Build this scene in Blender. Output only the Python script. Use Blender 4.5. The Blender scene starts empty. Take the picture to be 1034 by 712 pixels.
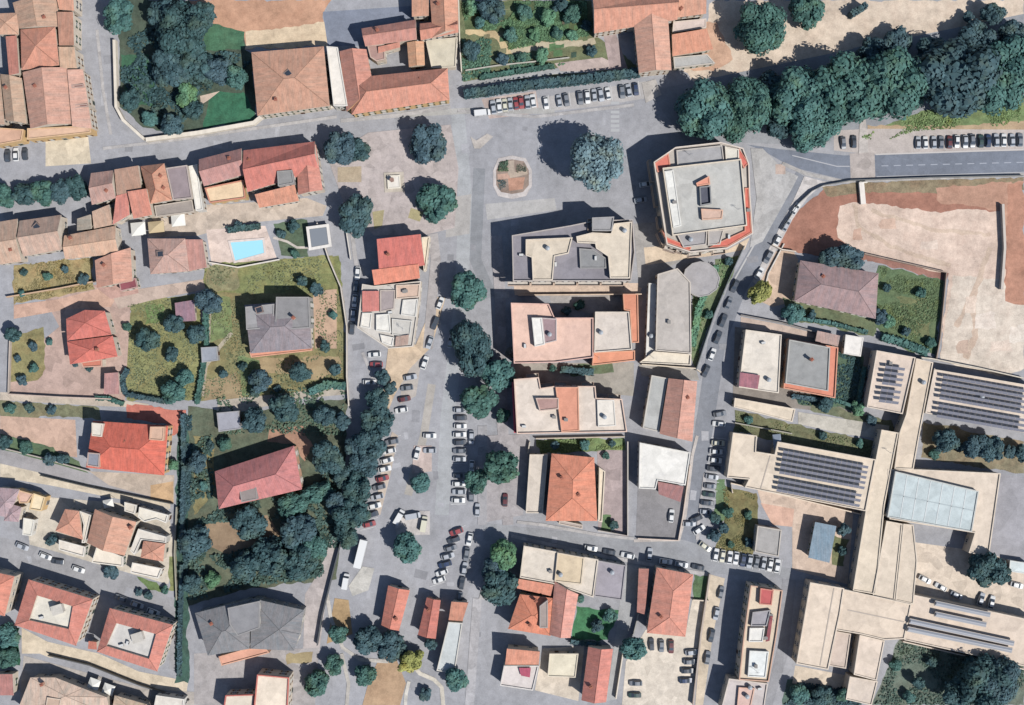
import bpy, math, random
from mathutils import Vector
random.seed(7)
SC = bpy.context.scene
COL = SC.collection
# ------------------------------------------------------------------ camera, sky, sun, exposure
S, D, CX, CY = 0.32, 400.0, 517.0, 356.0          # metres per photo pixel on the ground, camera height
cam = bpy.data.cameras.new('camera'); cam_o = bpy.data.objects.new('camera', cam); COL.objects.link(cam_o)
cam_o.location = (0, 0, D); cam_o.rotation_euler = (0, 0, 0)
cam.sensor_fit = 'HORIZONTAL'; cam.angle_x = 2*math.atan(CX*S/D); cam.clip_start = 1; cam.clip_end = 4000
SC.camera = cam_o
ELEV = math.radians(51); AZX, AZY = 0.80, -0.60   # towards the sun: south-east
w = bpy.data.worlds.new('World'); SC.world = w; w.use_nodes = True
nt = w.node_tree; bg = nt.nodes['Background']; sk = nt.nodes.new('ShaderNodeTexSky')
sk.sky_type = 'NISHITA'; sk.sun_disc = False; sk.sun_elevation = ELEV; sk.sun_rotation = math.atan2(AZX, AZY)
sk.air_density = 1.0; sk.dust_density = 0.6; sk.ozone_density = 1.5
nt.links.new(sk.outputs[0], bg.inputs[0]); bg.inputs[1].default_value = 0.082
sl = bpy.data.lights.new('sun', 'SUN'); sl.energy = 4.6; sl.angle = math.radians(0.6); sl.color = (1.0, 0.972, 0.93)
so = bpy.data.objects.new('sun', sl); COL.objects.link(so)
so.rotation_euler = Vector((-AZX*math.cos(ELEV), -AZY*math.cos(ELEV), -math.sin(ELEV))).to_track_quat('-Z', 'Y').to_euler()
so.location = (100, -80, 120)
vs = SC.view_settings; vs.view_transform = 'Standard'; vs.look = 'None'; vs.gamma = 1; vs.use_curve_mapping = False
vs.exposure = 0.80
KLIT = 2.16                                         # scene-linear value a white sunlit surface reaches at this exposure

# ------------------------------------------------------------------ materials
def lin(c):
    c /= 255.0
    return c/12.92 if c <= 0.04045 else ((c+0.055)/1.055)**2.4
def alb(rgb, k=KLIT): return tuple(min(0.85, lin(c)/k) for c in rgb)
MATS = {}
def mat(kind, rgb):
    """procedural materials: mottled base colour with stains of their own, roughness, slight bump"""
    key = (kind, rgb)
    if key in MATS: return MATS[key]
    m = bpy.data.materials.new('%s_%d' % (kind, len(MATS))); m.use_nodes = True
    t = m.node_tree; N = t.nodes; L = t.links; b = N['Principled BSDF']
    if kind == 'tile' and rgb[0]-rgb[2] > 90:
        rgb_ = (rgb[0]-6, int(rgb[1]+(rgb[0]-rgb[1])*.10), int(rgb[2]+(rgb[0]-rgb[2])*.08))
    elif kind == 'grass':
        gm = sum(rgb)/3; rgb_ = tuple(int((c+(gm-c)*.10)*1.0) for c in rgb)
    else: rgb_ = rgb
    base = alb(rgb_, KLIT*1.08 if kind == 'tile' else KLIT*1.02 if kind == 'leaf' else KLIT)
    rough, spec = .9, .2
    if kind == 'glass': rough, spec = .08, .6
    if kind == 'paint': rough, spec = .28, .5
    if kind == 'metal': rough, spec = .45, .5
    if kind == 'water': rough, spec = .05, .5
    if kind == 'panel': rough, spec = .2, .5
    b.inputs['Roughness'].default_value = rough
    b.inputs['Specular IOR Level'].default_value = spec
    def add(op, a, c, clamp=False):
        n = N.new('ShaderNodeMath'); n.operation = op; n.use_clamp = clamp
        for i, v in enumerate((a, c)):
            if isinstance(v, (int, float)): n.inputs[i].default_value = v
            else: L.new(v, n.inputs[i])
        return n.outputs[0]
    def noise_(vec, scale, detail=3, rough_=.55):
        n = N.new('ShaderNodeTexNoise'); n.inputs['Scale'].default_value = scale; n.inputs['Detail'].default_value = detail
        n.inputs['Roughness'].default_value = rough_; L.new(vec, n.inputs['Vector']); return n.outputs['Fac']
    if kind in ('glass', 'paint', 'water', 'panel', 'plain'):
        b.inputs['Base Color'].default_value = base + (1,)
        if kind == 'paint': b.inputs['Coat Weight'].default_value = .25
        if kind == 'water':
            geo = N.new('ShaderNodeNewGeometry'); bp = N.new('ShaderNodeBump'); bp.inputs['Strength'].default_value = .15
            L.new(noise_(geo.outputs['Position'], 1.2), bp.inputs['Height']); L.new(bp.outputs[0], b.inputs['Normal'])
        MATS[key] = m; return m
    geo = N.new('ShaderNodeNewGeometry'); P = geo.outputs['Position']
    oi = N.new('ShaderNodeObjectInfo'); rnd = oi.outputs['Random']
    var = None; amp = .25
    if kind == 'leaf':
        isl = geo.outputs['Random Per Island']
        v1 = add('MULTIPLY', isl, .5); v2 = add('MULTIPLY', rnd, .35)
        v3 = add('MULTIPLY', noise_(P, .35), 1.1)
        f = add('ADD', add('ADD', v1, v2), v3)
        f = add('ADD', f, .03)
        hs = N.new('ShaderNodeHueSaturation'); hs.inputs['Color'].default_value = base + (1,)
        L.new(f, hs.inputs['Value'])
        L.new(add('ADD', add('MULTIPLY', rnd, .05), .475), hs.inputs['Hue'])
        mix = N.new('ShaderNodeMix'); mix.data_type = 'RGBA'; L.new(hs.outputs[0], mix.inputs[6])
        yl = tuple(min(.5, c*q) for c, q in zip(base, (1.9, 1.35, .7)))
        mix.inputs[7].default_value = yl + (1,)
        g = N.new('ShaderNodeMapRange'); g.inputs['From Min'].default_value = .52; g.inputs['From Max'].default_value = .75
        L.new(noise_(P, .16), g.inputs['Value']); L.new(add('MULTIPLY', g.outputs[0], .55), mix.inputs[0])
        L.new(mix.outputs[2], b.inputs['Base Color']); b.inputs['Specular IOR Level'].default_value = .15
        b.inputs['Roughness'].default_value = .7
        MATS[key] = m; return m
    uv = N.new('ShaderNodeUVMap'); uv.uv_map = 'UVMap'
    def maprange(x, a, c, lo, hi):
        n = N.new('ShaderNodeMapRange'); n.inputs['From Min'].default_value = a; n.inputs['From Max'].default_value = c
        n.inputs['To Min'].default_value = lo; n.inputs['To Max'].default_value = hi; L.new(x, n.inputs['Value']); return n.outputs[0]
    vm = N.new('ShaderNodeVectorMath'); vm.operation = 'MULTIPLY_ADD'; L.new(uv.outputs[0], vm.inputs[0])
    sc3 = N.new('ShaderNodeCombineXYZ'); L.new(add('MULTIPLY', rnd, 57.0), sc3.inputs[0]); L.new(add('MULTIPLY', rnd, 31.0), sc3.inputs[1])
    L.new(sc3.outputs[0], vm.inputs[2])
    big = noise_(P, .11, 3); mid = noise_(P, .45, 4, .6); fine = noise_(P, 2.2, 3, .7)
    second = None
    if kind == 'tile':
        vm.inputs[1].default_value = (1.4, .22, 1); streak = noise_(vm.outputs[0], 1.0, 3)
        vo = N.new('ShaderNodeTexVoronoi'); vo.inputs['Scale'].default_value = 2.6; L.new(uv.outputs[0], vo.inputs['Vector'])
        sx = N.new('ShaderNodeSeparateColor'); L.new(vo.outputs['Color'], sx.inputs[0])
        sp = N.new('ShaderNodeSeparateXYZ'); L.new(uv.outputs[0], sp.inputs[0])
        rib = add('SINE', add('MULTIPLY', sp.outputs[0], 2*math.pi/.55), 0)
        f = add('ADD', maprange(streak, .3, .7, -.10, .10), maprange(sx.outputs[0], 0, 1, -.08, .08))
        f = add('ADD', f, maprange(mid, .3, .7, -.13, .13)); f = add('ADD', f, maprange(rib, -1, 1, -.05, .05))
        second = (maprange(noise_(vm.outputs[0], .6, 4, .65), .42, .74, 0, .75), tuple(c*q for c, q in zip(base, (.66, .84, .92))))
    elif kind == 'plaster':
        vm.inputs[1].default_value = (.9, .12, 1); streak = noise_(vm.outputs[0], 1.0, 4)
        f = add('ADD', maprange(streak, .3, .7, -.1, .1), maprange(mid, .3, .7, -.06, .06))
    elif kind == 'flat':       # bitumen / screed terraces with ponding stains and patches
        vo = N.new('ShaderNodeTexVoronoi'); vo.inputs['Scale'].default_value = .22; L.new(P, vo.inputs['Vector'])
        sx = N.new('ShaderNodeSeparateColor'); L.new(vo.outputs['Color'], sx.inputs[0])
        f = add('ADD', maprange(mid, .3, .7, -.10, .10), maprange(fine, .3, .7, -.06, .06))
        f = add('ADD', f, maprange(sx.outputs[0], 0, 1, -.07, .07))
        second = (maprange(noise_(P, .3, 5, .7), .56, .74, 0, .45), tuple(c*q for c, q in zip(base, (.66, .68, .74))))
    elif kind == 'asphalt':
        vo = N.new('ShaderNodeTexVoronoi'); vo.inputs['Scale'].default_value = .12; L.new(P, vo.inputs['Vector'])
        sx = N.new('ShaderNodeSeparateColor'); L.new(vo.outputs['Color'], sx.inputs[0])
        f = add('ADD', maprange(big, .3, .7, -.10, .10), maprange(mid, .3, .7, -.11, .11))
        f = add('ADD', f, maprange(sx.outputs[0], 0, 1, -.06, .06)); f = add('ADD', f, maprange(fine, .3, .7, -.10, .10))
        second = (maprange(noise_(P, .22, 5, .7), .55, .75, 0, .5), tuple(c*q for c, q in zip(base, (.78, .76, .74))))
    elif kind == 'paving':
        vo = N.new('ShaderNodeTexVoronoi'); vo.inputs['Scale'].default_value = .3; L.new(P, vo.inputs['Vector'])
        sx = N.new('ShaderNodeSeparateColor'); L.new(vo.outputs['Color'], sx.inputs[0])
        f = add('ADD', maprange(sx.outputs[0], 0, 1, -.12, .12), maprange(mid, .3, .7, -.13, .13))
        f = add('ADD', f, maprange(fine, .3, .7, -.1, .1))
        second = (maprange(noise_(P, .35, 5, .7), .52, .72, 0, .6), tuple(c*q for c, q in zip(base, (.68, .7, .72))))
    elif kind in ('grass', 'earth'):
        qa = 1.0 if kind == 'grass' else .55
        f = add('ADD', maprange(mid, .3, .7, -.3*qa, .24*qa), maprange(fine, .3, .7, -.26*qa, .2*qa))
        f = add('ADD', f, maprange(big, .3, .7, -.15, .15))
        q = (1.22, 1.0, .98) if kind == 'grass' else (.78, .72, .7)
        second = (maprange(noise_(P, .18, 5, .65), .45, .68, 0, .8 if kind == 'grass' else .5), tuple(c*k for c, k in zip(base, q)))
    else:                      # wood, metal, bark, fabric
        f = add('ADD', maprange(mid, .3, .7, -.08, .08), maprange(fine, .3, .7, -.06, .06))
    f = add('ADD', f, 1.0)
    hs = N.new('ShaderNodeHueSaturation'); L.new(f, hs.inputs['Value'])
    if second:
        mix = N.new('ShaderNodeMix'); mix.data_type = 'RGBA'; mix.inputs[6].default_value = base + (1,)
        mix.inputs[7].default_value = second[1] + (1,); L.new(second[0], mix.inputs[0]); L.new(mix.outputs[2], hs.inputs['Color'])
    else: hs.inputs['Color'].default_value = base + (1,)
    L.new(hs.outputs[0], b.inputs['Base Color'])
    bp = N.new('ShaderNodeBump'); bp.inputs['Strength'].default_value = .25; bp.inputs['Distance'].default_value = .08
    L.new(fine, bp.inputs['Height']); L.new(bp.outputs[0], b.inputs['Normal'])
    MATS[key] = m; return m

# ------------------------------------------------------------------ geometry helpers
def W(px, py, h=0.0):
    """photo pixel of a point known to be h metres above the ground -> metres"""
    k = S*(D-h)/D
    return Vector(((px-CX)*k, (CY-py)*k, h))
def area2(p): return sum(p[i].x*p[(i+1) % len(p)].y - p[(i+1) % len(p)].x*p[i].y for i in range(len(p)))
def pts(poly, h):
    p = [W(x, y, h) for x, y in poly]
    return p if area2(p) > 0 else p[::-1]          # counter-clockwise
def inset(p, d):
    n = len(p); out = []
    for i in range(n):
        a, b, c = p[i-1], p[i], p[(i+1) % n]
        d1 = (b-a).to_2d().normalized(); d2 = (c-b).to_2d().normalized()
        n1 = Vector((-d1.y, d1.x)); n2 = Vector((-d2.y, d2.x)); s = n1+n2
        q = 1+n1.dot(n2)
        if q < .35: q = .35
        v = s/q*d
        out.append(Vector((b.x+v.x, b.y+v.y, b.z)))
    return out
def inside(pt, poly):
    r = False; j = len(poly)-1
    for i in range(len(poly)):
        a, b = poly[i], poly[j]
        if (a.y > pt.y) != (b.y > pt.y) and pt.x < (b.x-a.x)*(pt.y-a.y)/(b.y-a.y)+a.x: r = not r
        j = i
    return r
class MB:
    def __init__(s): s.v = []; s.f = []; s.m = []
    def face(s, ps, m=0):
        i = len(s.v); s.v += [Vector(p) for p in ps]; s.f.append(tuple(range(i, i+len(ps)))); s.m.append(m)
    def prism(s, p, z0, z1, m=0, top=None, bottom=True, tm=None):
        q0 = [Vector((a.x, a.y, z0)) for a in p]; q1 = [Vector((a.x, a.y, z1)) for a in (top or p)]
        n = len(p)
        for i in range(n): s.face([q0[i], q0[(i+1) % n], q1[(i+1) % n], q1[i]], m)
        s.face(q1, m if tm is None else tm)
        if bottom: s.face(q0[::-1], m)
    def sides(s, p, z0, z1, m=0):
        n = len(p)
        for i in range(n):
            a, b = p[i], p[(i+1) % n]
            s.face([(a.x, a.y, z0), (b.x, b.y, z0), (b.x, b.y, z1), (a.x, a.y, z1)], m)
    def box(s, c, size, rz=0, m=0, taper=1.0):
        cx, cy, z0 = c; lx, ly, lz = size; co, si = math.cos(rz), math.sin(rz)
        p = [Vector((cx+x*co-y*si, cy+x*si+y*co, 0)) for x, y in ((-lx/2, -ly/2), (lx/2, -ly/2), (lx/2, ly/2), (-lx/2, ly/2))]
        t = [Vector((cx+(a.x-cx)*taper, cy+(a.y-cy)*taper, 0)) for a in p]
        s.prism(p, z0, z0+lz, m, t)
    def tube(s, a, b, r0, r1, n=7, m=0):
        a, b = Vector(a), Vector(b); d = (b-a).normalized(); u = d.orthogonal().normalized(); v = d.cross(u)
        A = [a+(u*math.cos(2*math.pi*i/n)+v*math.sin(2*math.pi*i/n))*r0 for i in range(n)]
        B_ = [b+(u*math.cos(2*math.pi*i/n)+v*math.sin(2*math.pi*i/n))*r1 for i in range(n)]
        for i in range(n): s.face([A[i], A[(i+1) % n], B_[(i+1) % n], B_[i]], m)
        s.face(A[::-1], m); s.face(B_, m)
    def ridge(s, a, b, wd=.16, m=0):
        d = (b-a).to_2d()
        if d.length < .3: return
        d.normalize(); n = Vector((-d.y, d.x, 0))*wd; up = Vector((0, 0, .12)); dn = Vector((0, 0, -.1))
        s.face([a-n+dn, a+up, b+up, b-n+dn], m); s.face([a+up, a+n+dn, b+n+dn, b+up], m)
        s.face([a-n+dn, a+n+dn, a+up], m); s.face([b+n+dn, b-n+dn, b+up], m)
    def mesh(s, name, mats, origin=None):
        o = Vector(origin) if origin is not None else Vector((0, 0, 0))
        me = bpy.data.meshes.new(name); me.from_pydata([v-o for v in s.v], [], s.f)
        for m in mats: me.materials.append(m)
        me.polygons.foreach_set('material_index', s.m)
        uvl = me.uv_layers.new(name='UVMap').data; me.update()
        k = 0
        for pg in me.polygons:
            n = pg.normal
            if abs(n.z) > .995: u = Vector((1, 0, 0))
            else: u = Vector((-n.y, n.x, 0)).normalized()
            vv = n.cross(u)
            for li in pg.loop_indices:
                co = me.vertices[me.loops[li].vertex_index].co
                uvl[li].uv = (co.dot(u), co.dot(vv))
        return me
    def build(s, name, mats, parent=None, origin=None):
        if not isinstance(mats, (list, tuple)): mats = [mats]
        me = s.mesh(name, mats, origin)
        o = bpy.data.objects.new(name, me); COL.objects.link(o)
        if parent is not None: o.parent = parent
        elif origin is not None: o.location = origin
        return o
def tag(o, label, cat, group=None):
    o['label'] = label; o['category'] = cat
    if group: o['group'] = group
    return o
def empty(name, loc, label, cat, group=None, rz=0):
    o = bpy.data.objects.new(name, None); o.empty_display_size = 1; COL.objects.link(o); o.location = loc; o.rotation_euler = (0, 0, rz)
    return tag(o, label, cat, group)
def link(name, me, parent, loc=(0, 0, 0), rz=0):
    o = bpy.data.objects.new(name, me); COL.objects.link(o); o.parent = parent; o.location = loc; o.rotation_euler = (0, 0, rz); return o

# ------------------------------------------------------------------ ground: one sheet, then thin sheets on it
def structure(o): o['kind'] = 'structure'; return o
g = MB(); g.face([(-900, -900, 0), (900, -900, 0), (900, 900, 0), (-900, 900, 0)]); structure(g.build('ground', mat('asphalt', (168, 168, 172))))
ZB = []
def zone(name, kind, rgb, poly, lift=0.0):
    p = pts(poly, 0); bb = (min(a.x for a in p), min(a.y for a in p), max(a.x for a in p), max(a.y for a in p))
    lv = 1
    for q, l in ZB:
        if q[0] < bb[2] and bb[0] < q[2] and q[1] < bb[3] and bb[1] < q[3]: lv = max(lv, l+1)
    ZB.append((bb, lv)); z = lv*.004+lift
    if kind in ('grass', 'earth') and lift < .05:      # soft ragged borders for soil and grass
        from mathutils import noise as mn
        q = []
        for i, a in enumerate(p):
            b = p[(i+1) % len(p)]; n = max(1, int((b-a).length/1.4))
            for j in range(n):
                c = a+(b-a)*(j/n); d = mn.noise_vector(c*.55)*.75+mn.noise_vector(c*.17)*.7
                q.append(Vector((c.x+d.x, c.y+d.y, 0)) if j else c)
        p = q
    m = MB()
    if lift > .05: m.prism([Vector((a.x, a.y, 0)) for a in p], -.05, z, bottom=False)
    else: m.face([(a.x, a.y, z) for a in p])
    return structure(m.build(name, mat(kind, rgb)))
def strip(name, kind, rgb, line, wpx, lift=0.0):
    """a road or path of even width along a polyline of photo pixels"""
    L_ = [Vector((x, y)) for x, y in line]; a, b = [], []
    for i, p in enumerate(L_):
        d = (L_[min(i+1, len(L_)-1)]-L_[max(i-1, 0)]).normalized(); n = Vector((-d.y, d.x))*wpx/2
        a.append(p+n); b.append(p-n)
    return zone(name, kind, rgb, [(p.x, p.y) for p in a+b[::-1]], lift)
# ---- soil, gardens and yards (sunlit colours), low to high
zone('bare_earth', 'earth', (206,162,134), [(190,0),(335,0),(326,14),(330,47),(246,50),(215,26),(188,8)])
zone('bare_earth', 'earth', (228,206,176), [(248,32),(330,22),(331,47),(247,49)])
zone('garden_soil', 'grass', (84,100,84), [(119,0),(190,0),(215,24),(246,32),(247,50),(255,56),(260,120),(176,137),(141,126),(121,108)])
zone('lawn', 'grass', (78,122,92), [(207,22),(247,32),(244,50),(204,52)])
zone('lawn', 'grass', (62,120,90), [(214,93),(246,93),(257,112),(259,122),(205,130)])
zone('lawn', 'grass', (66,112,84), [(122,55),(150,55),(158,110),(128,104)])
zone('garden_path', 'paving', (205,185,168), [(202,97),(222,92),(212,100),(203,106)])
zone('paved_lane', 'paving', (238,228,212), [(330,100),(343,100),(354,110),(336,110)])
zone('forecourt', 'paving', (222,208,184), [(46,141),(89,138),(92,165),(46,168)])
zone('car_park', 'asphalt', (138,144,158), [(326,12),(416,6),(418,18),(372,30),(374,46),(331,47)])
zone('garden_soil', 'grass', (120,128,92), [(463,0),(597,0),(600,36),(648,70),(560,78),(468,84),(463,45)])
zone('lawn', 'grass', (96,112,76), [(467,2),(590,2),(592,30),(560,34),(470,30)])
zone('garden_path', 'earth', (212,190,150), [(470,30),(500,31),(510,42),(517,54),(508,54),(498,38),(470,34)])
zone('garden_path', 'earth', (200,188,162), [(512,46),(560,42),(600,38),(602,44),(550,50),(518,56)])
strip('garden_path', 'paving', (176,176,176), [(467,86),(500,80),(560,72),(600,70)], 6)
zone('paved_yard', 'paving', (198,180,172), [(560,64),(608,58),(632,69),(600,72),(566,72)])
zone('paved_yard', 'paving', (178,160,156), [(609,34),(622,34),(634,70),(616,71)])
zone('sand_path', 'earth', (224,206,186), [(690,72),(708,40),(716,4),(730,0),(1034,0),(1034,16),(960,30),(880,44),(800,66),(700,82)])
zone('sand_path', 'earth', (214,176,150), [(690,70),(705,22),(724,22),(740,60),(720,72)])
zone('gravel_path', 'asphalt', (156,158,162), [(655,92),(800,62),(1034,14),(1034,118),(880,134),(800,146),(690,142)])
zone('verge', 'grass', (126,148,98), [(868,136),(930,112),(1034,96),(1034,128),(925,134),(880,148)])
zone('verge', 'earth', (192,168,138), [(876,126),(960,128),(1034,122),(1034,134),(925,140),(880,148)])
zone('car_park', 'asphalt', (196,186,180), [(842,132),(880,130),(1034,131),(1034,152),(880,156),(842,152)])
rv = random.Random(9)
for i in range(34):        # beds of the kitchen garden
    x, y = rv.uniform(472, 590), rv.uniform(3, 60); w_, h_ = rv.uniform(5, 13), rv.uniform(3, 7)
    if 505 < x < 525 and y > 36: continue
    zone('vegetable_bed', 'grass', rv.choice([(84,112,80),(112,124,86),(122,116,96),(70,100,84),(140,138,106),(96,132,88)]), [(x,y),(x+w_,y-1),(x+w_,y+h_),(x,y+h_+1)])
# piazza, roundabout and pavements (kerbed)
zone('piazza_paving', 'paving', (190,179,175), [(331,160),(372,134),(455,126),(463,170),(459,230),(430,237),(378,238),(347,204)], .12)
zone('flower_bed', 'earth', (186,170,146), [(341,169),(365,168),(365,184),(341,184)], .13)
zone('flower_bed', 'earth', (176,166,130), [(376,214),(388,212),(386,228),(378,232)], .13)
zone('flower_bed', 'earth', (180,170,132), [(415,210),(428,214),(424,224),(412,220)], .13)
zone('traffic_island', 'paving', (202,194,190), [(503,160),(517,157),(531,160),(537,172),(537,188),(531,198),(517,201),(503,198),(498,188),(498,172)], .12)
zone('flower_bed', 'earth', (160,142,130), [(505,163),(517,161),(529,163),(534,172),(534,187),(528,194),(517,196),(506,194),(501,187),(501,172)], .13)
zone('flower_bed', 'earth', (198,154,132), [(513,180),(530,179),(528,191),(514,193)], .13)
zone('flower_bed', 'earth', (202,168,150), [(502,176),(514,175),(515,180),(503,182)], .13)
zone('garden_path', 'paving', (188,172,156), [(512,163),(519,162),(520,176),(513,177)], .13)
zone('garden_path', 'paving', (200,182,164), [(514,175),(532,172),(533,176),(515,180)], .13)
zone('traffic_island', 'paving', (196,188,180), [(475,138),(481,142),(492,135),(498,138),(485,150),(479,150)], .12)
strip('road_wear', 'asphalt', (176,178,180), [(462,112),(470,200),(466,300),(452,420),(446,520)], 14)
strip('road_wear', 'asphalt', (150,152,156), [(484,170),(480,262),(496,300)], 12)
strip('pavement', 'paving', (178,172,172), [(501,238),(505,300),(507,420),(513,530)], 11, .12)
zone('pavement', 'paving', (176,170,170), [(488,440),(535,438),(528,520),(488,528)], .12)
strip('pavement', 'paving', (170,168,170), [(487,430),(487,530)], 9, .12)
zone('car_park', 'paving', (196,178,170), [(486,100),(541,92),(545,114),(494,120)])
zone('car_park', 'asphalt', (186,182,180), [(543,99),(652,82),(660,98),(600,108),(544,113)])
zone('pavement', 'paving', (190,184,178), [(648,84),(662,80),(668,96),(652,104)], .12)
zone('pavement', 'paving', (184,182,180), [(770,150),(792,172),(806,178),(800,190),(770,244),(757,250),(764,200),(758,150)], .12)
zone('pavement', 'paving', (192,172,160), [(783,166),(793,166),(793,176),(783,176)], .13)
zone('pavement', 'paving', (206,200,196), [(812,178),(842,186),(826,190),(815,200),(800,222),(775,270),(765,290),(760,284),(786,232),(804,196)], .12)
# main road to the right
zone('road', 'asphalt', (128,134,146), [(754,146),(790,151),(852,157),(1034,152),(1034,176),(850,181),(800,169),(770,152)])
zone('road_crossing', 'paving', (186,176,170), [(858,155),(883,154),(884,181),(859,182)])
zone('pavement', 'paving', (204,196,190), [(868,120),(874,120),(877,154),(867,155)], .12)
strip('road_marking', 'plain', (188,188,192), [(800,157),(845,168),(858,168)], 1.0)
for i in range(12): strip('road_marking', 'plain', (176,180,190), [(890+i*12.4, 167.6-i*.32), (897+i*12.4, 167.4-i*.32)], .9)
strip('road_marking', 'plain', (190,190,192), [(885,178.5),(1034,174)], .8)
strip('road_marking', 'plain', (206,200,196), [(884,156),(1034,151)], 1.4)
strip('pavement', 'paving', (182,178,174), [(790,165),(815,176),(850,183),(940,180),(1034,176.5)], 3.5, .12)
# diagonal road
strip('road', 'asphalt', (140,143,150), [(812,178),(782,226),(745,290),(724,345),(713,420),(703,480),(694,548)], 18)
strip('road_marking', 'plain', (196,194,192), [(798,184),(770,232),(742,282)], 1.5)
zone('road', 'asphalt', (160,161,164), [(488,528),(560,536),(690,545),(712,552),(800,575),(798,584),(700,578),(600,566),(528,549),(488,545)])
strip('pavement', 'paving', (194,186,180), [(640,546),(686,545),(692,520),(699,460),(704,440)], 3, .12)
# right: building site, earth and fields
zone('bare_earth', 'earth', (176,128,110), [(783,250),(800,218),(832,191),(868,186),(1034,181),(1034,305),(1013,305),(960,275),(880,262),(845,262)])
zone('verge', 'grass', (150,136,108), [(830,188),(870,184),(1034,179),(1034,192),(960,196),(900,194),(835,198)])
zone('bare_earth', 'earth', (198,156,134), [(945,190),(1034,183),(1034,260),(1013,240),(1012,212),(950,206)])
zone('sand_lot', 'earth', (226,203,186), [(848,208),(862,204),(905,208),(940,214),(1014,212),(1015,300),(1011,372),(950,362),(952,330),(958,276),(900,266),(862,254),(846,240)])
zone('sand_lot', 'earth', (226,212,196), [(962,278),(1010,282),(1034,300),(1034,372),(1011,380),(950,364),(954,330)])
zone('bare_earth', 'earth', (192,144,122), [(1018,186),(1034,184),(1034,308),(1015,304)])
zone('bare_earth', 'earth', (164,122,110), [(873,257),(958,276),(955,284),(876,264)])
zone('field', 'grass', (102,124,88), [(887,268),(955,284),(944,358),(920,356),(880,330)])
zone('field', 'grass', (120,128,88), [(905,300),(942,302),(938,342),(912,336)])
zone('paved_yard', 'paving', (212,186,164), [(783,254),(800,252),(806,262),(800,305),(780,310),(758,300)])
zone('garden_soil', 'grass', (112,124,92), [(790,300),(860,316),(884,324),(882,340),(800,322)])
zone('paved_lane', 'paving', (206,186,172), [(748,320),(790,328),(824,337),(822,344),(780,338),(748,330)])
zone('paved_yard', 'paving', (148,140,132), [(742,330),(850,345),(880,352),(868,420),(800,412),(740,400)])
zone('garden_soil', 'grass', (92,116,92), [(838,352),(872,360),(866,415),(806,408),(800,398),(840,400)])
zone('garden_soil', 'grass', (124,128,94), [(742,414),(800,428),(884,446),(882,464),(784,446),(740,436)])
zone('garden_soil', 'grass', (120,128,100), [(820,408),(900,424),(904,436),(870,428),(818,414)])
zone('paved_lane', 'paving', (198,192,180), [(806,416),(898,430),(896,444),(850,438),(806,428)])
zone('garden_soil', 'grass', (150,140,112), [(932,426),(1034,446),(1034,478),(1000,474),(930,462)])
zone('school_yard', 'paving', (222,206,188), [(905,545),(998,558),(1034,572),(1034,625),(918,598)])
zone('school_yard', 'asphalt', (166,164,168), [(1008,478),(1034,482),(1034,566),(996,558)])
zone('paved_yard', 'paving', (212,190,172), [(764,492),(862,512),(856,590),(800,575),(800,520),(770,512)])
zone('paved_yard', 'paving', (216,178,158), [(768,508),(802,514),(800,532),(780,530)])
zone('garden_soil', 'grass', (132,128,86), [(728,490),(764,498),(766,530),(760,560),(720,558),(732,530)])
zone('lawn', 'grass', (112,140,100), [(724,484),(732,484),(736,520),(728,528),(721,520)])
zone('garden_soil', 'grass', (126,132,92), [(842,540),(858,545),(852,572),(840,570)])
zone('garden_soil', 'grass', (112,126,112), [(908,646),(1034,672),(1034,712),(880,712),(890,690)])
zone('garden_soil', 'grass', (92,116,104), [(795,686),(870,694),(870,712),(790,712)])
zone('paved_yard', 'paving', (220,204,184), [(803,672),(885,688),(880,700),(800,690)])
# apartment yards, centre
zone('paved_yard', 'paving', (222,198,178), [(518,285),(650,286),(646,297),(520,298)])
zone('paved_yard', 'paving', (176,170,166), [(555,298),(650,297),(645,330),(600,318),(556,306)])
zone('paved_yard', 'paving', (168,162,152), [(519,367),(640,366),(640,400),(545,392),(520,384)])
zone('lawn', 'grass', (104,122,92), [(575,369),(618,366),(620,376),(576,380)])
zone('garden_soil', 'grass', (126,148,96), [(541,444),(630,442),(632,454),(603,456),(545,458)])
zone('paved_yard', 'paving', (178,162,160), [(603,454),(634,455),(634,542),(604,536)])
zone('lawn', 'grass', (100,130,90), [(607,520),(617,520),(616,538),(606,536)])
zone('paved_yard', 'paving', (172,168,164), [(640,226),(668,224),(668,262),(690,262),(664,276),(652,292),(645,290)])
zone('paved_yard', 'paving', (222,202,178), [(650,250),(672,248),(697,258),(735,252),(757,240),(752,252),(722,258),(690,262),(652,268)])
zone('garden_soil', 'grass', (126,142,104), [(722,262),(748,258),(728,300),(712,340),(702,372),(698,360),(700,300),(726,290)])
zone('paved_lane', 'paving', (176,170,162), [(645,368),(702,370),(706,384),(648,380)])
zone('paved_yard', 'asphalt', (150,147,148), [(644,492),(692,498),(688,530),(682,545),(642,544)])
zone('paved_yard', 'paving', (222,208,190), [(548,655),(590,652),(584,708),(540,697)])
zone('sports_pitch', 'grass', (74,134,92), [(582,612),(626,616),(614,646),(577,645)])
zone('paved_lane', 'asphalt', (178,178,178), [(630,570),(646,572),(640,625),(630,650),(622,706),(612,708),(622,640)])
zone('paved_yard', 'paving', (224,212,196), [(652,636),(692,640),(702,592),(716,596),(706,640),(700,712),(628,712),(632,668)])
zone('paved_lane', 'paving', (216,200,178), [(717,580),(732,584),(720,640),(710,712),(702,712),(708,640)])
zone('lawn', 'grass', (96,128,90), [(701,580),(716,582),(715,606),(700,605)])
zone('paved_lane', 'asphalt', (156,156,160), [(790,584),(804,586),(796,660),(780,712),(772,712),(786,650)])
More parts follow.
